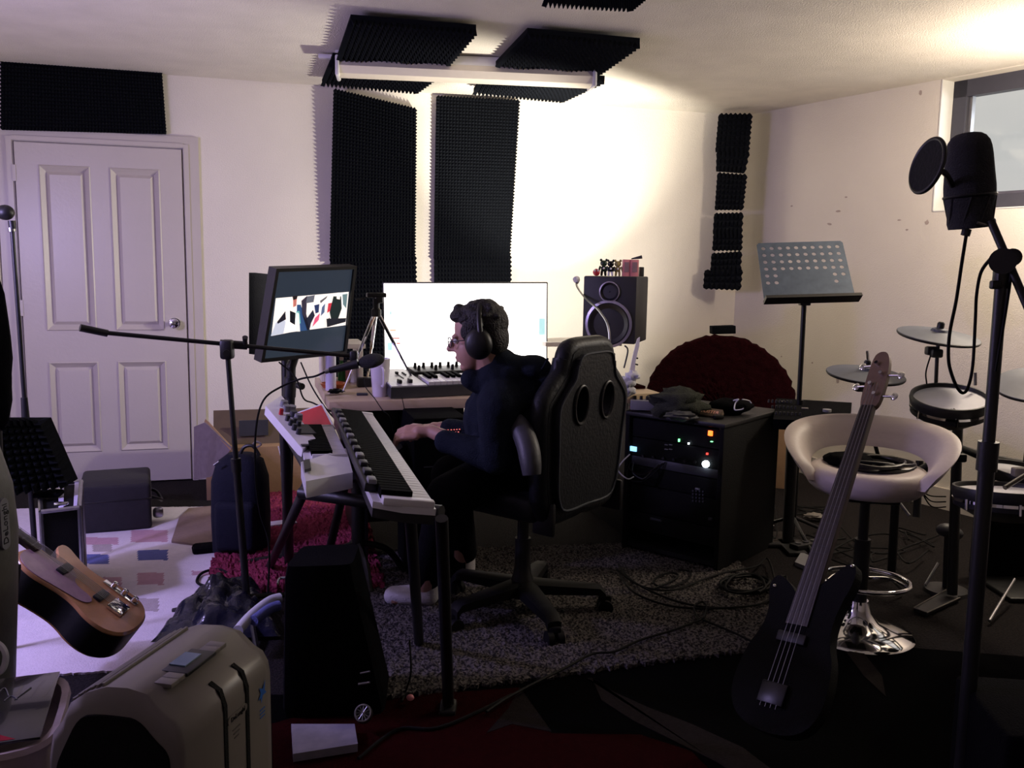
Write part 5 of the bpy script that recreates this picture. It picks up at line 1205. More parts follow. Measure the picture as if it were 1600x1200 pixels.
def put(px, py, w_, h_, mm, nm='light', r=False):
    p = rkp(px, py); i = min(range(len(uo)), key=lambda k: abs(uo[k][1] - p.z) / uo[k][2])
    b = MB(RM)
    if r: b.cyl((p.x, .022, p.z), (p.x, .008, p.z), w_ / 2, n=20)
    else: b.box((p.x, .015, p.z), (w_, .008, h_), .001)
    b.build(nm, mm, uo[i][0])
put(1110, 677, .020, .022, 'amber'); put(1061, 688, .007, .013, 'ledgreen'); put(1076, 693, .006, .006, 'ledwhite'); put(1112, 690, .01, .004, 'ledgreen'); put(1105, 709, .008, .008, 'ledred'); put(1103, 725, .030, .03, 'ledwhite', 'lit_knob', True)
p_ = rkp(985, 702); put(988, 701, .045, .022, 'ledblue', 'display')
for x in (1005, 1021, 1037, 1053, 1070, 1086): put(x, 714 + (x - 1021) * .12, .012, .012, 'black', 'knob', True)
for x in (1041, 1048): 
    for y in (695, 702): put(x, y, .016, .004, 'grey', 'button')
for j in range(4):
    for i in range(4): put(1083 + i * 5.2, 767 + j * 5.2 + i * .5, .008, .008, 'dgrey', 'pad_button')
put(1090, 764, .022, .008, 'grey', 'label_strip'); put(1025, 812, .06, .01, 'dgrey', 'label_strip'); put(1110, 811, .02, .012, 'dgrey', 'label_strip')
for k, (a, c, d_, mm) in enumerate((((985, 722), (1000, 748), (1040, 722), 'rubber'), ((990, 722), (1012, 744), (1028, 726), 'dgrey'), ((984, 724), (1008, 738), (1036, 724), 'rugbrown'))):
    pts = [rkp(*a), rkp((a[0] + c[0]) / 2 - 4, c[1] - 8), rkp(*c), rkp((c[0] + d_[0]) / 2, c[1] - 2), rkp(*d_)]
    pts = [RM @ V((p.x, -.03 - .015 * (1 < i < 4), p.z)) for i, p in enumerate(pts)]; pts[0] = RM @ V((rkp(*a).x, .015, rkp(*a).z)); pts[-1] = RM @ V((rkp(*d_).x, .015, rkp(*d_).z))
    cable(('black patch cable looping across the rack front', 'grey patch cable looping across the rack front', 'brown patch cable looping across the rack front')[k], pts, .003, mm)
cable('white patch cable draped at the left side of the rack', [P(984, 702 + 8, 3.95), P(972, 722, 3.9), P(966, 735, 3.9), P(980, 748, 3.9), P(990, 745, 3.95)], .003, 'paper')
# on top of the rack
sp_ = G(1006, 641, rz_); PMx = fr((sp_.x, sp_.y, rz_ + .001), -.15)
pdl = thing('stomp_box', 'small grey effects box with black knobs at the left end of the rack top', 'effects box', PMx)
MB(PMx).box((0, 0, .028), (.125, .10, .045), .003).build('case', 'grey', pdl)
for i in range(4):
    for j in range(2): MB(PMx).cyl((-.042 + i * .028, -.015 + j * .04, .05), (-.042 + i * .028, -.015 + j * .04, .068), .008, .007, 10).build('knob', 'black', pdl)
p = G(1003, 641, rz_); MB(fr((p.x, p.y - .01, rz_ + .001), math.atan2(rx.y, rx.x))).box((0, .02, .006), (.15, .03, .012), .001).build('ruler_strip', 'pinkbox', None, label='pale pink strip lying along the front edge of the rack top', cat='ruler')
c = P(1058, 622, 3.98); c.z = rz_ + .055; crumple('woolly_hat', c, .085, 'olive', 'dark olive wool hat crumpled on top of the rack', 'hat', 1.7, (1.45, .95, .72), .55)
c = P(1064, 644, 3.86); c.z = rz_ + .018; crumple('grey_glove', c, .045, 'dgrey', 'dark glove lying in front of the wool hat on the rack', 'glove', 5.1, (1.5, .8, .42), .5)
c = P(1141, 632, 4.05); c.z = rz_ + .035; crumple('black_cloth_cap', c, .075, 'deep', 'black cap on the right end of the rack top with white piping', 'cap', 9.2, (1.35, .8, .5), .2)
b = MB(); pts = [P(1146, 626, 3.95), P(1154, 624, 3.93), P(1149, 630, 3.93), P(1148, 640, 3.9), P(1158, 640, 3.9), P(1162, 638, 3.9)]; b.tube(pts, .003); b.build('piping_cord', 'paper', None, label='white cord trailing from the black cap on the rack', cat='cord')
cable('thin pale cord along the right side of the black cap', [P(1160, 624, 3.98), P(1170, 626, 4.0), P(1174, 630, 4.0)], .0025, 'paper', 'cord', 'cord')
for nm_, a_, lb, mm in (('sign_block', (1113, 652), 'small orange-lettered block on the front of the rack top', 'rugred'), ('red_packet', (1083, 647), 'small dull red packet beside the lettered block', 'pinkbox')):
    p = G(a_[0], a_[1], rz_); Mx = fr((p.x, p.y + .02, rz_ + .001), math.atan2(rx.y, rx.x))
    if nm_ == 'sign_block':
        Mx = Mx @ Matrix.Rotation(.6, 4, 'X'); o = MB(Mx).box((0, 0, .013), (.105, .05, .026), .002).build(nm_, 'tape', None, label=lb, cat='block')
        b = MB(Mx @ Matrix.Translation(V((0, -.0, .0268)))); text_mb(b, 'FOSTER', .028, Matrix.Scale(.9, 4)); b.build('lettering', mat('orange_white_letters', (236, 176, 150), .5), o, smooth=False)
    else: MB(Mx @ Matrix.Rotation(.4, 4, 'Y')).box((0, 0, .012), (.04, .05, .022), .003).build(nm_, mat('dull_red', (120, 60, 60), .5), None, label=lb, cat='packet')
p = G(1122, 655, rz_); MB(fr((p.x, p.y, rz_ + .001), .4)).box((0, 0, .009), (.05, .025, .018), .007).build('black_plug', 'rubber', None, label='small black plug on the front right corner of the rack top', cat='plug')
# maroon round shag rug standing in the corner
rr = .47; cc0 = V((1.30, 5.55, .46)); nrm = V((-.12, -1, .18)).normalized()
RGM = basis(cc0, (1, -.12, 0), 0, nrm)
b = MB(); vs = []; fs = []; NR, NT = 26, 110
vs.append(RGM @ V((0, 0, .03)))
for i in range(1, NR + 1):
    for j in range(NT):
        a = j * math.tau / NT; r_ = rr * i / NR * (1 + (random.uniform(-.012, .016) if i == NR else 0)); vs.append(RGM @ V((r_ * math.cos(a), r_ * .985 * math.sin(a), .018 + .018 * random.random() - (.02 if i == NR else 0))))
for j in range(NT): fs.append((0, 1 + j, 1 + (j + 1) % NT))
for i in range(NR - 1):
    for j in range(NT):
        a = 1 + i * NT + j; c = 1 + i * NT + (j + 1) % NT; fs.append((a, c, c + NT, a + NT))
base = len(vs); vs += [RGM @ V((rr * .98 * math.cos(j * math.tau / NT), rr * .965 * math.sin(j * math.tau / NT), -.012)) for j in range(NT)]
for j in range(NT): a = 1 + (NR - 1) * NT + j; c = 1 + (NR - 1) * NT + (j + 1) % NT; fs.append((a, c, base + (j + 1) % NT, base + j))
fs.append(tuple(base + j for j in range(NT)))
b.add(vs, fs); b.build('round_rug', 'maroon', None, label='round maroon shag rug standing upright in the room corner', cat='rug', angle=1.5)
MB(Matrix.Translation(P(1129, 515, 5.72))).box((0, 0, 0), (.148, .09, .05), .003, m=Matrix.Rotation(-.05, 4, 'Y')).build('foam_offcut', 'foam', None, label='small flat foam offcut resting on top of the maroon round rug', cat='foam block')
# carton right of the rack
q0 = G(1178, 765); q1 = G(1222, 762); cz = P(1195, 686, 4.6).z
cM = fr(((q0.x + q1.x) / 2 + .02, q0.y + .12, 0), -.25)
crt = thing('brown_carton', 'closed brown cardboard carton behind the rack under the maroon rug', 'box', cM)
MB(cM).box((0, .05, cz / 2), (.24, .24, cz), .003).build('carton_body', 'card', crt)
MB(cM).box((0, .05, cz + .001), (.04, .24, .002)).build('tape_strip', 'tape', crt)
# music stand
st_ = thing('music_stand', 'black perforated music stand by the right wall', 'music stand', V((P(1250, 620, 4.3).x, 4.3, 0)))
MSq = [P(1194, 470, 4.22), P(1337, 466, 4.22), P(1316, 378, 4.40), P(1182, 380, 4.40)]
ex_ = (MSq[1] - MSq[0]); ey_ = (MSq[3] - MSq[0]); nS = ex_.cross(ey_).normalized(); nS = nS if nS.y < 0 else -nS
MM = basis(MSq[0], ex_, 0, nS); sgn = 1 if (MM.inverted() @ MSq[3]).y > 0 else -1
Ws = ex_.length; loc3 = MM.inverted() @ MSq[3]; loc2 = MM.inverted() @ MSq[2]
hx = lambda u, v: V((u * Ws * (1 - v) + (loc3.x + (loc2.x - loc3.x) * u) * v, loc3.y * v, 0))
hs = []
for j, v in enumerate((.90, .78, .66, .54, .42, .30)):
    for i in range(10):
        if j >= 4 and 2 <= i <= 7: continue
        if j == 5 and i == 9: continue
        hs.append(((i + .62) / 10.3 * .98 + .012, v))
bm = bmesh.new()
oc = [(0.0, .02), (.02, 0), (.98, 0), (1, .02), (1, .97), (.975, 1), (.025, 1), (0, .97)]
lp = [bm.verts.new(hx(u, v)) for u, v in oc]; ed = [bm.edges.new((lp[i], lp[(i + 1) % len(lp)])) for i in range(len(lp))]
for u, v in hs:
    c = hx(u, v); l2 = [bm.verts.new(c + V((.0105 * math.cos(k * math.tau / 10), .0095 * math.sin(k * math.tau / 10), 0))) for k in range(10)]
    ed += [bm.edges.new((l2[i], l2[(i + 1) % 10])) for i in range(10)]
bmesh.ops.triangle_fill(bm, edges=ed, use_beauty=True)
r = bmesh.ops.extrude_face_region(bm, geom=bm.faces[:])
for e in r['geom']:
    if isinstance(e, bmesh.types.BMVert): e.co.z -= .002
bm.verts.ensure_lookup_table(); b = MB(MM); b.add([v.co.copy() for v in bm.verts], [[v.index for v in f.verts] for f in bm.faces]); bm.free()
b.build('perforated_plate', mat('stand_window_sheen', (78, 90, 106), .42, metal=.3), st_, smooth=False)  # window's bluish reflection is put into the black plate's base colour
b = MB(MM); b.rings([[V((x, y, z)) for y, z in ((0, 0), (0, .05), (-.018 * sgn, .055), (-.018 * sgn, -.004), (0, -.004))] for x in (-.004, Ws + .012)]); b.build('lip', 'black', st_)
pc0 = P(1257, 474, 4.3)
b = MB(); b.cyl(V((P(1250, 620, 4.3).x, 4.3, .02)), P(1257, 462, 4.3), .0125, n=14); b.cyl(P(1250, 625, 4.3), V((P(1250, 625, 4.3).x, 4.3, .1)), .016, n=14); b.build('pole', 'satin', st_)
b = MB(Matrix.Translation(P(1257, 474, 4.29))); b.box((0, 0, 0), (.05, .04, .02), .005); b.build('bracket', 'black', st_)
for i in range(3):
    a = .6 + i * math.tau / 3; q_ = V((P(1250, 620, 4.3).x, 4.3, .12)); MB().cyl(q_, q_ + V((math.cos(a) * .26, math.sin(a) * .26, -.11)), .009, n=8).build('leg', 'black', st_)
# synth module on post stand
mz = P(1230, 655, 3.95).z
qn = [G(1208, 655, mz), G(1325, 660, mz), G(1331, 629, mz + .02), G(1213, 622, mz + .02)]
sy_ = thing('synth_module', 'flat dark sound module with knobs on a black stand left of the white bar stool', 'sound module', V((G(1235, 850).x, G(1235, 850).y, 0)))
b = MB(); b.rings([[p + V((0, 0, -.045)) for p in qn], qn]); b.build('case', 'deep', sy_, smooth=False)
QM = basis(qn[0], qn[1] - qn[0], 0, (qn[1] - qn[0]).cross(qn[3] - qn[0]) * (1 if (qn[1] - qn[0]).cross(qn[3] - qn[0]).z > 0 else -1))
qd_ = QM.inverted() @ qn[3]; qw = (qn[1] - qn[0]).length; s_ = 1 if qd_.y > 0 else -1
for (u, v, w_, h_) in ((.28, .78, .03, .012), (.55, .5, .03, .016), (.70, .12, .028, .012)): MB(QM).box((u * qw, v * qd_.y, .004), (w_, h_, .006), .001).build('lit_button', 'cream', sy_)
MB(QM).cyl((.84 * qw, .42 * qd_.y, 0), (.84 * qw, .42 * qd_.y, .012), .02).build('dial', 'grey', sy_)
for i in range(7):
    for j in range(3): MB(QM).cyl(((.08 + .055 * i) * qw, (.2 + .28 * j) * qd_.y, 0), ((.08 + .055 * i) * qw, (.2 + .28 * j) * qd_.y, .014), .006, .005, 8).build('knob', 'black', sy_)
g1 = G(1230, 853); b = MB(); b.cyl(g1 + V((0, 0, .02)), V((P(1240, 660, g1.y).x, g1.y, mz - .05)), .026, .03, 14); b.build('post', 'black', sy_)
b = MB(fr(g1)); b.box((0, 0, .012), (.34, .09, .022), .008); b.box((0, 0, .012), (.09, .34, .022), .008); b.build('cross_foot', 'black', sy_)
MB(fr(g1)).box((.03, .0, mz - .06), (.3, .16, .02), .004).build('tray', 'black', sy_)

# ================================================================ drum kit (electronic)
def cymbal(px, py, rpx, Y, tiltx, tilty, lb):
    c = P(px, py, Y); r = rpx * Y / FPX; Mx = Matrix.Translation(c) @ Matrix.Rotation(tiltx, 4, 'X') @ Matrix.Rotation(tilty, 4, 'Y')
    t = thing('cymbal_pad', lb, 'cymbal', Mx)
    MB(Mx).lathe([(.001, -.006), (r * .5, -.008), (r * .98, -.014), (r, -.010), (r * .99, -.005), (r * .45, .006), (r * .22, .012), (r * .18, .022), (.012, .026), (.001, .026)], 44).build('bow', 'cymbal', t)
    MB(Mx).lathe([(r * .985, -.0165), (r * 1.006, -.012), (r * 1.006, -.007), (r * .985, -.006), (r * .985, -.0165)], 44, cap=False).build('rim', 'black', t)
    MB(Mx).lathe([(.001, .024), (.014, .024), (.014, .044), (.009, .05), (.001, .05)], 14).build('wing_nut', 'black', t)
    return t, c
c1t, c1c = cymbal(1467, 522, 61, 3.6, .17, .06, 'grey rubber cymbal pad nearest the wall, under the window')
c2t, c2c = cymbal(1353, 582, 59, 3.55, .14, .03, 'grey rubber cymbal pad behind the bass guitar headstock')
c3t, c3c = cymbal(1625, 597, 66, 3.2, .26, -.20, 'grey rubber cymbal pad cut by the right edge of the photo')
MB().cyl(P(1357, 572, 3.55), P(1355, 548, 3.55), .006).build('rod_tip', 'chrome', c2t)
kit = thing('drum_rack', 'black tubular drum rack holding cymbals and drum pads', 'drum rack', V((P(1500, 700, 3.6).x, 3.5, 0)))
def kx(nm, pts, r, mm='black'): MB().tube(pts, r, 10, smooth=False).build(nm, mm, kit)
f1_ = G(1445, 885); 
kx('upright', [P(1497, 650, 3.55), V((P(1490, 900, 3.5).x, 3.5, .03))], .02)
kx('upright', [P(1400, 770, 3.7), V((P(1392, 800, 3.8).x, 3.75, .03))], .018)
kx('upright', [P(1437, 720, 3.75), P(1432, 808, 3.7)], .016)
kx('cymbal_arm', [c1c + V((0, 0, -.01)), P(1464, 560, 3.6), P(1462, 610, 3.6), P(1470, 700, 3.58)], .0075)
kx('cymbal_arm', [c2c + V((0, 0, -.01)), P(1350, 600, 3.55), P(1352, 640, 3.6), P(1380, 740, 3.7), P(1400, 760, 3.7)], .0085)
kx('cymbal_arm', [c3c + V((0, 0, -.01)), P(1612, 640, 3.25), P(1600, 740, 3.3)], .0085)
kx('cross_tube', [P(1395, 760, 3.7), P(1500, 700, 3.6), P(1540, 715, 3.5), P(1640, 735, 3.2)], .019)
kx('cross_tube', [P(1500, 760, 3.55), P(1640, 800, 3.1)], .018)
for (x, y, Y) in ((1455, 548, 3.6), (1463, 552, 3.58), (1350, 592, 3.53), (1345, 605, 3.5), (1500, 715, 3.52), (1515, 760, 3.45)):
    MB(Matrix.Translation(P(x, y, Y))).box((0, 0, 0), (.045, .035, .035), .008).build('clamp', 'black', kit)
MB().cyl(P(1524, 602, 3.5), P(1524, 582, 3.5), .006).build('rod', 'steel', kit)
cable('thin cable looping from the top cymbal arm', [P(1456, 550, 3.58), P(1447, 580, 3.58), P(1448, 600, 3.58), P(1452, 640, 3.58)], .003)
def drum(px, py, rpx, Y, tx, ty, dep, lb, nm='drum_pad'):
    c = P(px, py, Y); r = rpx * Y / FPX; Mx = Matrix.Translation(c) @ Matrix.Rotation(tx, 4, 'X') @ Matrix.Rotation(ty, 4, 'Y')
    t = thing(nm, lb, 'drum pad', Mx)
    MB(Mx).lathe([(.001, -.002), (r * .93, -.002), (r * .93, .0), (.001, .002)], 44).build('mesh_head', 'mesh', t)
    MB(Mx).lathe([(r * .91, -.02), (r * .99, -.022), (r * 1.02, .0), (r * 1.0, .014), (r * .95, .014), (r * .91, .002), (r * .91, -.02)], 44, cap=False).build('rubber_rim', 'black', t)
    MB(Mx).lathe([(r * .97, -.03), (r * 1.0, -.034), (r * 1.0, -.024), (r * .97, -.022), (r * .97, -.03)], 44, cap=False).build('metal_hoop', 'chrome', t)
    MB(Mx).lathe([(.001, -dep), (r * .5, -dep), (r * .97, -dep * .55), (r * .98, -.026), (.001, -.026)], 40).build('shell', 'black', t)
    for k in range(6):
        a = k * math.tau / 6 + .3; MB(Mx).cyl((r * .99 * math.cos(a), r * .99 * math.sin(a), -.055), (r * .99 * math.cos(a), r * .99 * math.sin(a), -.02), .005, n=8).build('lug', 'chrome', t)
    return t, Mx, r
d1, d1m, d1r = drum(1484, 624, 58, 3.45, .24, -.08, .10, 'round white mesh drum pad under the dangling microphone cable')
b = MB(d1m @ Matrix.Translation(V((-.05, -.10, .003)))); text_mb(b, 'Roland', .018, Matrix()); b.build('lettering', 'ink', d1, smooth=False)
d2, d2m, d2r = drum(1600, 740, 58, 3.1, .08, .10, .08, 'upper of two mesh drum pads at the right edge')
d3, d3m, d3r = drum(1570, 768, 76, 2.85, -.10, .0, .09, 'lower and wider mesh drum pad at the right edge')
MB().cyl(P(1570, 762, 2.8), P(1612, 736, 2.85), .008, n=10).build('drum_stick', 'woodd', None, label='drum stick lying over the lower drum pad at the right edge', cat='drum stick')
MB(Matrix.Translation(P(1593, 742, 2.98))).box((0, 0, .01), (.05, .03, .03), .006).build('drum_key_block', 'cream', None, label='small cream block clipped between the two right drum pads', cat='clip')
# kick pad tower behind with pale wall shape
kt_ = thing('kick_pad', 'black kick drum pad tower standing under the right drum pads', 'kick pad', G(1560, 900))
kp_ = G(1575, 905); b = MB(fr(kp_)); b.box((0, 0, .2), (.34, .06, .40), .03, 3); b.build('tower', 'deep', kt_)
MB(fr(kp_)).box((0, -.12, .012), (.3, .34, .02), .006).build('foot_plate', 'black', kt_)
# small floor microphone stand / clamp head
fm = thing('floor_microphone', 'short stubby black microphone on a stand near the kick pad', 'microphone', G(1478, 925))
g_ = G(1478, 925); b = MB(); b.ell(P(1478, 828, g_.y), (.04, .03, .028), 16, 10); b.ell(P(1492, 834, g_.y), (.034, .028, .026), 14, 10); b.build('head', 'dgrey', fm)
b = MB(); b.cyl(P(1482, 835, g_.y), g_ + V((0, 0, .02)), .016); b.build('pole', 'black', fm)
MB(fr(g_)).lathe([(.001, 0), (.09, 0), (.085, .015), (.02, .02), (.001, .02)], 24).build('base_disc', 'black', fm)
for (a, c, lb) in (((1466, 880), (1446, 914), 'thin grey metal rod standing on the floor left of the kick pedal'), ((1585, 905), (1546, 970), 'long grey metal rod lying at the right edge of the floor'), ((1401, 780), (1421, 806), 'shiny metal rod tip beneath the bar stool seat'), ((1392, 905), (1413, 925), 'shiny thin rod on the floor right of the stool base')):
    if c[1] < 850: MB().cyl(P(a[0], a[1], 3.4), P(c[0], c[1], 3.35), .006).build('metal_rod', 'steel', None, label=lb, cat='rod')
    else: MB().cyl(G(*a, .10), G(*c, .02), .006).build('metal_rod', 'steel', None, label=lb, cat='rod')
# pedal box on the floor
q4 = [G(1428, 950, .02), G(1448, 958, .02), G(1500, 934, .02), G(1478, 922, .02)]
pb_ = MB().rings([[V((p.x, p.y, .008)) for p in q4], q4]).build('foot_pedal', 'black', None, label='flat black foot pedal with pale edge on the floor by the kick pad', cat='pedal', smooth=False)
b = MB(); b.tube([p + V((0, 0, .001)) for p in (q4[3], q4[0], q4[1], q4[2])], .0028, 6, smooth=False); b.build('pale_edge', 'cream_d', pb_)

# ================================================================ white bar stool
sbp = G(1335, 1000); sbp.y += .06
bsT = thing('bar_stool', 'white leatherette bar stool with wrap-around back and chrome trumpet base', 'stool', sbp)
sz = P(1350, 735, sbp.y + .02).z
SM2 = fr((sbp.x + .03, sbp.y, 0), math.radians(-12))
b = MB(SM2); b.lathe([(.001, sz - .085), (.14, sz - .085), (.175, sz - .078), (.198, sz - .058), (.206, sz - .035), (.203, sz - .012), (.19, sz + .004), (.165, sz + .010), (.10, sz - .002), (.001, sz - .008)], 48, m=Matrix.Scale(1.02, 4)); b.build('seat', 'stoolw', bsT)
# wrap-around back: swept section around an arc, open to the front-left
def backsec(a):
    # a: -1..1 around the arc, 0 = rear
    k = abs(a); ang = math.radians(78) - a * math.radians(128); R_ = .255 - .055 * k ** 5
    h0 = sz + .055 - .115 * k ** 3; h1 = sz + .165 - .155 * k ** 3
    return ang, R_, h0, h1
b = MB(SM2); rg = []
for i in range(49):
    a = -1 + 2 * i / 48; ang, R_, h0, h1 = backsec(a); d = V((math.cos(ang), math.sin(ang), 0)); row = []
    hm = (h0 + h1) / 2; hh = (h1 - h0) / 2; th = .026
    e = 1 if abs(a) < .93 else math.sqrt(max(.02, 1 - ((abs(a) - .93) / .07) ** 2))
    for k in range(16):
        t = k * math.tau / 16; row.append(d * (R_ + math.copysign(abs(math.cos(t)) ** .7, math.cos(t)) * th * e + (.04 * math.sin(t) if True else 0)) + V((0, 0, hm + hh * e * math.copysign(abs(math.sin(t)) ** .6, math.sin(t)))))
    rg.append(row)
b.rings(rg); b.build('backrest', 'stoolw', bsT)
b = MB(SM2); b.box((0, 0, sz - .085), (.2, .2, .02), .01); b.cyl((0, 0, .30), (0, 0, sz - .08), .018); b.cyl((0, 0, .05), (0, 0, .36), .028, n=20); b.build('gas_column', 'black', bsT)
b = MB(SM2); b.lathe([(.001, .0), (.195, .0), (.20, .006), (.19, .016), (.13, .030), (.075, .050), (.045, .085), (.034, .13), (.001, .13)], 56); b.build('chrome_base', 'chrome', bsT)
b = MB(SM2); fz_ = .235; b.tube([(.15 * math.cos(a), .13 * math.sin(a) - .09, fz_) for a in [k * math.tau / 20 for k in range(20)]], .008, 10, 3, closed=True); b.tube([(0.03, 0, fz_ - .02), (.09, -.05, fz_), (.13, -.12, fz_)], .006); b.tube([(-.03, 0, fz_ - .02), (-.09, -.05, fz_), (-.13, -.12, fz_)], .006); b.build('footrest_ring', 'chrome', bsT)
# coiled cable on the seat
rnd_ = random.Random(3); pts = []
sc0 = SM2 @ V((.03, .03, 0))
for i in range(70):
    a = i * .62; r_ = .10 + .02 * math.sin(i * .9); pts.append(V((sc0.x + r_ * 1.15 * math.cos(a), sc0.y + r_ * .9 * math.sin(a), sz + .012 + .028 * i / 70 + .004 * math.sin(i * 1.7))))
cable('black cable coiled on the white bar stool seat', pts, .0065, mat('cable_glossy', (14, 15, 18), .3), 'cable_coil', n=8, sub=3)
c = SM2 @ V((-.06, .05, sz + .03)); crumple('black_pouch', c, .08, 'deep', 'flat black pouch on the stool seat left of the coiled cable', 'pouch', 2.2, (1.1, .9, .32), .2)

# ================================================================ bass guitar leaning against the stool
ht = P(1383, 550, 2.80); nb = P(1262, 925, 2.42)
Lb = (nb - ht).normalized()
bgt = thing('bass_guitar', 'dark bass guitar leaning diagonally in front of the white bar stool', 'guitar', basis(nb, Lb, 0, (-.78, -.6, .2)))
BM = bgt.matrix_world
nl_ = (nb - ht).length
b = MB(BM); b.rings([[V((x, s * w_, z)) for s, z in ((-1, 0), (-1, -.014), (-.5, -.022), (.5, -.022), (1, -.014), (1, 0))] for x, w_ in ((-nl_ + .20, .021), (0.02, .033))]); b.build('neck', mat('neck_brown', (66, 50, 42), .4, coat=.2), bgt)
MB(BM).rings([[V((x, s * w_, z)) for s, z in ((-1, .0005), (1, .0005), (1, .005), (-1, .005))] for x, w_ in ((-nl_ + .20, .021), (.10, .034))]).build('fingerboard', 'woodd', bgt)
hsO = smooth_out([V(p) for p in ((-nl_ + .21, -.022), (-nl_ + .17, -.034), (-nl_ + .02, -.036), (-nl_ - .005, -.02), (-nl_ - .0, .012), (-nl_ + .06, .030), (-nl_ + .17, .034), (-nl_ + .21, .022))], 2)
b = MB(BM); b.prism(hsO, -.018, -.002); b.build('headstock', mat('headstock_tan', (120, 96, 78), .4), bgt)
for k in range(4):
    for_s = 1 if k % 2 else -1; x = -nl_ + .045 + .038 * k
    b = MB(BM); b.cyl((x, for_s * .028, -.01), (x, for_s * .062, -.012), .004, n=8); b.ell((x, for_s * .068, -.012), (.014, .012, .004), 10, 6); b.cyl((x, for_s * .012, -.01), (x, for_s * .012, .012), .006, n=10); b.build('tuning_peg', 'chrome', bgt)
b = MB(BM)
for k in range(16): b.box((-nl_ + .2 + .86 * (1 - .5 ** (k / 12)), 0, .0052), (.0015, .044, .001))
b.build('frets', 'dgrey', bgt, kind='stuff')
for k in range(4): MB(BM).cyl((-nl_ + .12, -.015 + .01 * k, .008), (.34, -.024 + .016 * k, .014), .0008, n=5).build('string', 'steel', bgt)
bb_ = smooth_out([V(p) for p in ((-.02, .03), (-.10, .09), (-.13, .13), (-.07, .15), (.04, .12), (.12, .12), (.2, .165), (.33, .17), (.40, .10), (.40, -.08), (.33, -.165), (.2, -.16), (.12, -.12), (.06, -.12), (.0, -.15), (-.05, -.13), (-.02, -.07), (.02, -.03))], 2)
bb_ = [V((p[0] * (1.0 if p[0] > 0 else .86), p[1] * .86)) for p in bb_]
b = MB(BM); b.prism([(p.x, p.y) for p in bb_], -.038, .0); b.build('guitar_body', 'tolex', bgt)
MB(BM).box((.14, 0, .006), (.03, .09, .012), .004).build('pickup', 'black', bgt)
MB(BM).box((.30, 0, .008), (.06, .08, .014), .003).build('bridge', 'satin', bgt)
for x, y in ((-.11, .125), (.0, -.125)): MB(BM).ell((x * .86, y * .86, .0), (.007, .007, .007), 8, 6).build('strap_button', 'chrome', bgt)

# ================================================================ vocal microphone on the right boom stand
vm = thing('foam_microphone', 'large condenser microphone with black foam windscreen and round pop shield before the window', 'microphone', P(1500, 350, 1.95))
b = MB(); a_ = P(1503, 222, 1.95); c_ = P(1516, 348, 1.95)
ax = (a_ - c_).normalized(); Mx = basis(c_, (1, 0, .1), 0, ax); hL = (a_ - c_).length
MB(Mx).lathe([(.001, hL + .018), (.014, hL + .0175), (.025, hL + .015), (.034, hL + .009), (.041, hL - .001), (.0445, hL - .014), (.0465, hL - .03), (.049, hL * .6), (.051, hL * .45), (.051, hL * .33), (.048, hL * .24), (.045, hL * .12), (.046, .0), (.043, -.012), (.001, -.013)], 40, m=Matrix.Translation(V((0, 0, 0)))).build('foam_windscreen', mat('windscreen_foam', (50, 50, 53), .98, bump=.5, bscale=300), vm)
MB(Mx).lathe([(.001, -.01), (.040, -.01), (.044, .0), (.044, .05), (.034, .07), (.001, .07)], 28).build('shock_mount', 'black', vm)
b = MB(Mx); 
for k in range(8): a = k * math.tau / 8; b.cyl((.044 * math.cos(a), .044 * math.sin(a), .0), (.05 * math.cos(a + .4), .05 * math.sin(a + .4), .055), .0025, n=5)
b.tube([(.05 * math.cos(a), .05 * math.sin(a), .056) for a in [k * math.tau / 16 for k in range(16)]], .004, 6, 2, closed=True); b.build('mount_cage', 'black', vm)
MB().tube([P(1527, 348, 1.9), P(1545, 352, 1.9), P(1554, 347, 1.9), P(1553, 342, 1.9)], .003).build('mount_wire', 'steel', vm)
pc3 = P(1449, 259, 1.86); PMm = basis(pc3, (.125, -.99, 0), 0, (-.97, -.122, .2))
rp3 = 41 * 1.86 / FPX
b = MB(PMm); b.tube([(rp3 * math.cos(a), rp3 * math.sin(a), 0) for a in [k * math.tau / 24 for k in range(24)]], .0045, 8, 2, closed=True); b.build('pop_shield_ring', 'black', vm)
MB(PMm).lathe([(.001, .003), (rp3 * .98, .003), (rp3 * .98, -.003), (.001, -.003)], 40).build('pop_shield_mesh', mat('pop_mesh', (16, 16, 18), .9, bump=.3), vm)
MB().tube([P(1462, 262, 1.87), P(1478, 272, 1.9), P(1488, 290, 1.93)], .006).build('shield_arm', 'black', vm)
rs = thing('right_boom_stand', 'heavy black boom stand holding the foam microphone at the right edge', 'microphone stand', V((P(1515, 1000, 1.9).x, 1.9, 0)))
b = MB(); top_ = P(1566, 425, 1.88); bot_ = V((P(1505, 1190, 1.86).x, 1.86, .02)); mid_ = P(1544, 700, 1.87)
b.cyl(mid_, top_, .0125, n=14); b.cyl(bot_, mid_, .0165, n=14); b.cyl(P(1545, 690, 1.87), P(1541, 735, 1.87), .021, n=14); b.build('pole', 'black', rs)
b = MB(); b.cyl(P(1548, 345, 1.9), P(1640, 560, 1.8), .0085, n=12); b.build('boom_arm', 'black', rs)
b = MB(); b.cyl(P(1567, 408, 1.82), P(1567, 408, 1.92), .026, n=24); b.cyl(P(1582, 402, 1.84), P(1582, 402, 1.9), .018, n=20); b.box((0, 0, 0), (.034, .03, .06), .01, m=Matrix.Translation(P(1566, 430, 1.88))); b.build('clutch', 'black', rs)
MB(Matrix.Translation(P(1555, 445, 1.86))).box((0, 0, 0), (.02, .016, .018), .004).build('wing_screw', 'black', rs)
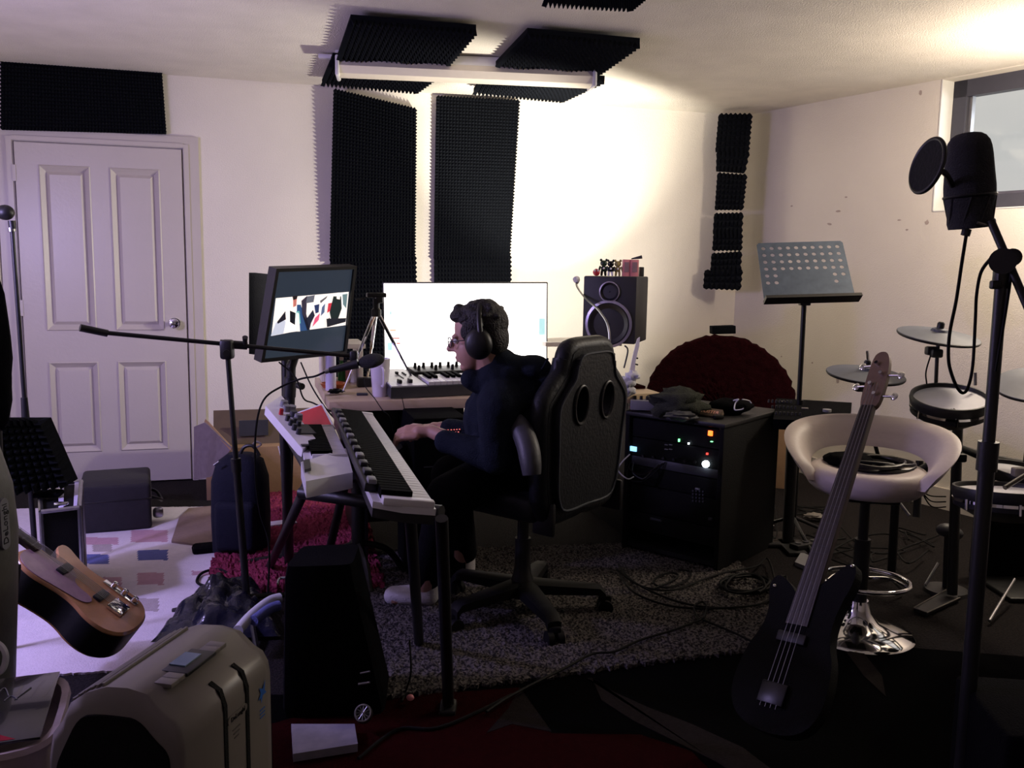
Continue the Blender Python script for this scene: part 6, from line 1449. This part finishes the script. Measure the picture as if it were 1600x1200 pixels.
for i in range(3):
    a = .4 + i * math.tau / 3; MB().cyl(bot_ + V((0, 0, .14)), bot_ + V((math.cos(a) * .34, math.sin(a) * .30, -.005)), .012, n=8).build('leg', 'black', rs)
MB().cyl(P(1511, 358, 1.93), P(1508, 368, 1.93), .0095, n=10).build('cable_plug', 'black', vm)
cable('long microphone cable hanging in a loop from the foam microphone over the drum pad', [P(1510, 366, 1.93), P(1503, 410, 1.93), P(1494, 470, 1.93), P(1484, 520, 1.93), P(1482, 560, 1.93), P(1487, 585, 1.93), P(1496, 606, 1.93), P(1505, 614, 1.93), P(1513, 604, 1.93), P(1520, 570, 1.93), P(1524, 500, 1.93), P(1526, 460, 1.92), P(1533, 425, 1.9), P(1548, 404, 1.86)], .0036)
cable('microphone cable running down along the right boom stand pole', [P(1580, 430, 1.86), P(1574, 470, 1.86), P(1566, 520, 1.86), P(1556, 580, 1.85)], .0032)

# ================================================================ black amplifier, right foreground
am_ = thing('guitar_amplifier', 'black guitar amplifier with small gold lettering in the bottom right corner', 'amplifier', fr((G(1400, 1300).x + .36, 1.62, 0), -.12))
AM = am_.matrix_world
MB(AM).box((.02, .14, .21), (.66, .28, .42), .012, 3).build('cabinet', 'deep', am_)
MB(AM).box((.02, -.003, .17), (.60, .006, .30), .002).build('grille_cloth', 'deep', am_)
tp2 = P(1388, 1139, 1.5); b = MB(AM @ Matrix.Translation(V((-.245, -.003, .315))) @ Matrix.Rotation(math.pi / 2, 4, 'X')); text_mb(b, "ALL ROUND", .0095, Matrix()); b.build('gold_lettering', 'gold', am_, smooth=False)
for k in range(5): MB(AM).cyl((-.1 + k * .06, -.006, .37), (-.1 + k * .06, -.018, .37), .010, n=12).build('knob', 'black', am_)
# ================================================================ floor cables
cg = 'black cables tangled on the grey rug'
def fc_(pts, lb, r=.0045, z=.03, g=None): return cable(lb, [G(x, y, z) for x, y in pts], r, group=g)
fc_([(966, 882), (985, 905), (1020, 925), (1070, 943), (1130, 950), (1190, 943), (1210, 925), (1190, 905)], 'outermost black cable curving from the rack foot over the grey rug')
fc_([(964, 890), (1000, 915), (1050, 922), (1100, 905), (1130, 895), (1180, 885), (1197, 872), (1205, 885), (1210, 905)], 'black cable looping up between rack and synth stand on the rug')
fc_([(968, 898), (990, 925), (1040, 945), (1100, 951), (1160, 948)], 'innermost black cable curving below the rack')
fc_([(1020, 920), (1045, 910), (1060, 900), (1050, 895), (1030, 900), (1022, 912), (1045, 918), (1075, 905), (1078, 893), (1060, 890)], 'small double loop of black cable in front of the rack')
fc_([(1092, 968), (1084, 950), (1096, 940), (1104, 948), (1100, 965), (1098, 968), (1150, 990), (1210, 1020), (1240, 1030)], 'black cable with a small loop running right towards the bass guitar')
fc_([(1095, 968), (1050, 985), (1000, 1000), (960, 1018), (925, 1022), (880, 1045), (830, 1070), (790, 1092), (760, 1112)], 'black cable crossing the grey rug down to its front edge')
pts = []
for i in range(60):
    a = i * .55; r_ = 30 + 5 * math.sin(i * 1.3); pts.append((1165 + r_ * 1.15 * math.cos(a), 912 + r_ * .45 * math.sin(a)))
cable('thick coil of black cable lying on the rug between rack and bass guitar', [G(x, y, .03 + .03 * k / 60) for k, (x, y) in enumerate(pts)], .006, name='cable_coil', sub=3)
fc_([(1215, 905), (1228, 900), (1226, 915), (1208, 925), (1196, 915)], 'small black loop at the right end of the cable coil')
fc_([(1162, 836), (1185, 842), (1205, 842), (1214, 835), (1212, 800), (1205, 775)], 'black cable rising beside the brown carton', z=.02)
fc_([(1245, 790), (1290, 800), (1340, 850), (1380, 865), (1430, 850), (1470, 835)], 'black cable along the foot of the right wall', z=.03)
fc_([(1300, 860), (1340, 840), (1390, 835), (1400, 860), (1420, 880), (1450, 860)], 'tangled black cable behind the bar stool', z=.05)
rc_ = random.Random(11)
for i, (x, y, lb) in enumerate(((1290, 842, 'tangled thin black cable between the synth stand and the stool column'), (1330, 872, 'snaking black cable in front of the stool column'), (1420, 838, 'looped black cable near the stubby floor microphone'), (1275, 800, 'thin black cable winding behind the pale paper scrap'), (1390, 870, 'black cable knot right of the chrome foot ring'))):
    fc_([(x + rc_.uniform(-38, 38), y + rc_.uniform(-16, 16)) for _ in range(8)], lb, .0042, .03)
for i, y in enumerate((772, 780, 788)):
    cable(('upper', 'middle', 'lower')[i] + ' of three thin cables strung between the bar stool and the drum rack', [P(1440, 768, 3.5), P(1455, y + 3, 3.5), P(1478, y + 4, 3.5)], .0028)
b = MB(fr(G(1198, 828, .0), .1)); b.cyl((-.03, 0, .02), (.02, 0, .02), .010); b.cyl((.02, 0, .02), (.035, 0, .02), .006); b.build('jack_plug', 'chrome', None, label='chrome jack plug lying on the floor right of the rack', cat='plug')
crumple('paper_scrap', G(1272, 806, .03), .03, 'cream', 'torn pale paper scrap on the floor behind the synth stand', 'paper', 4.4, (1.6, 1, .5), .5)
q4 = [G(1242, 878, .02), G(1262, 886, .02), G(1274, 872, .02), G(1252, 862, .02)]
b = MB(); b.rings([[V((p.x, p.y, .003)) for p in q4], q4]); o = b.build('pedal_plate', 'grey', None, label='small grey-edged plate on the floor left of the bass guitar', cat='plate', smooth=False)
bx = thing('multi_socket', 'black multi-socket block tangled in cables behind the bass guitar', 'power strip', G(1255, 860))
MB(fr(G(1258, 862), .5)).box((0, 0, .025), (.16, .06, .045), .008).build('socket_body', 'black', bx)
for k in range(3): MB(fr(G(1258, 862), .5)).cyl((-.05 + .05 * k, 0, .047), (-.05 + .05 * k, 0, .052), .015, n=14).build('socket', 'dgrey', bx)
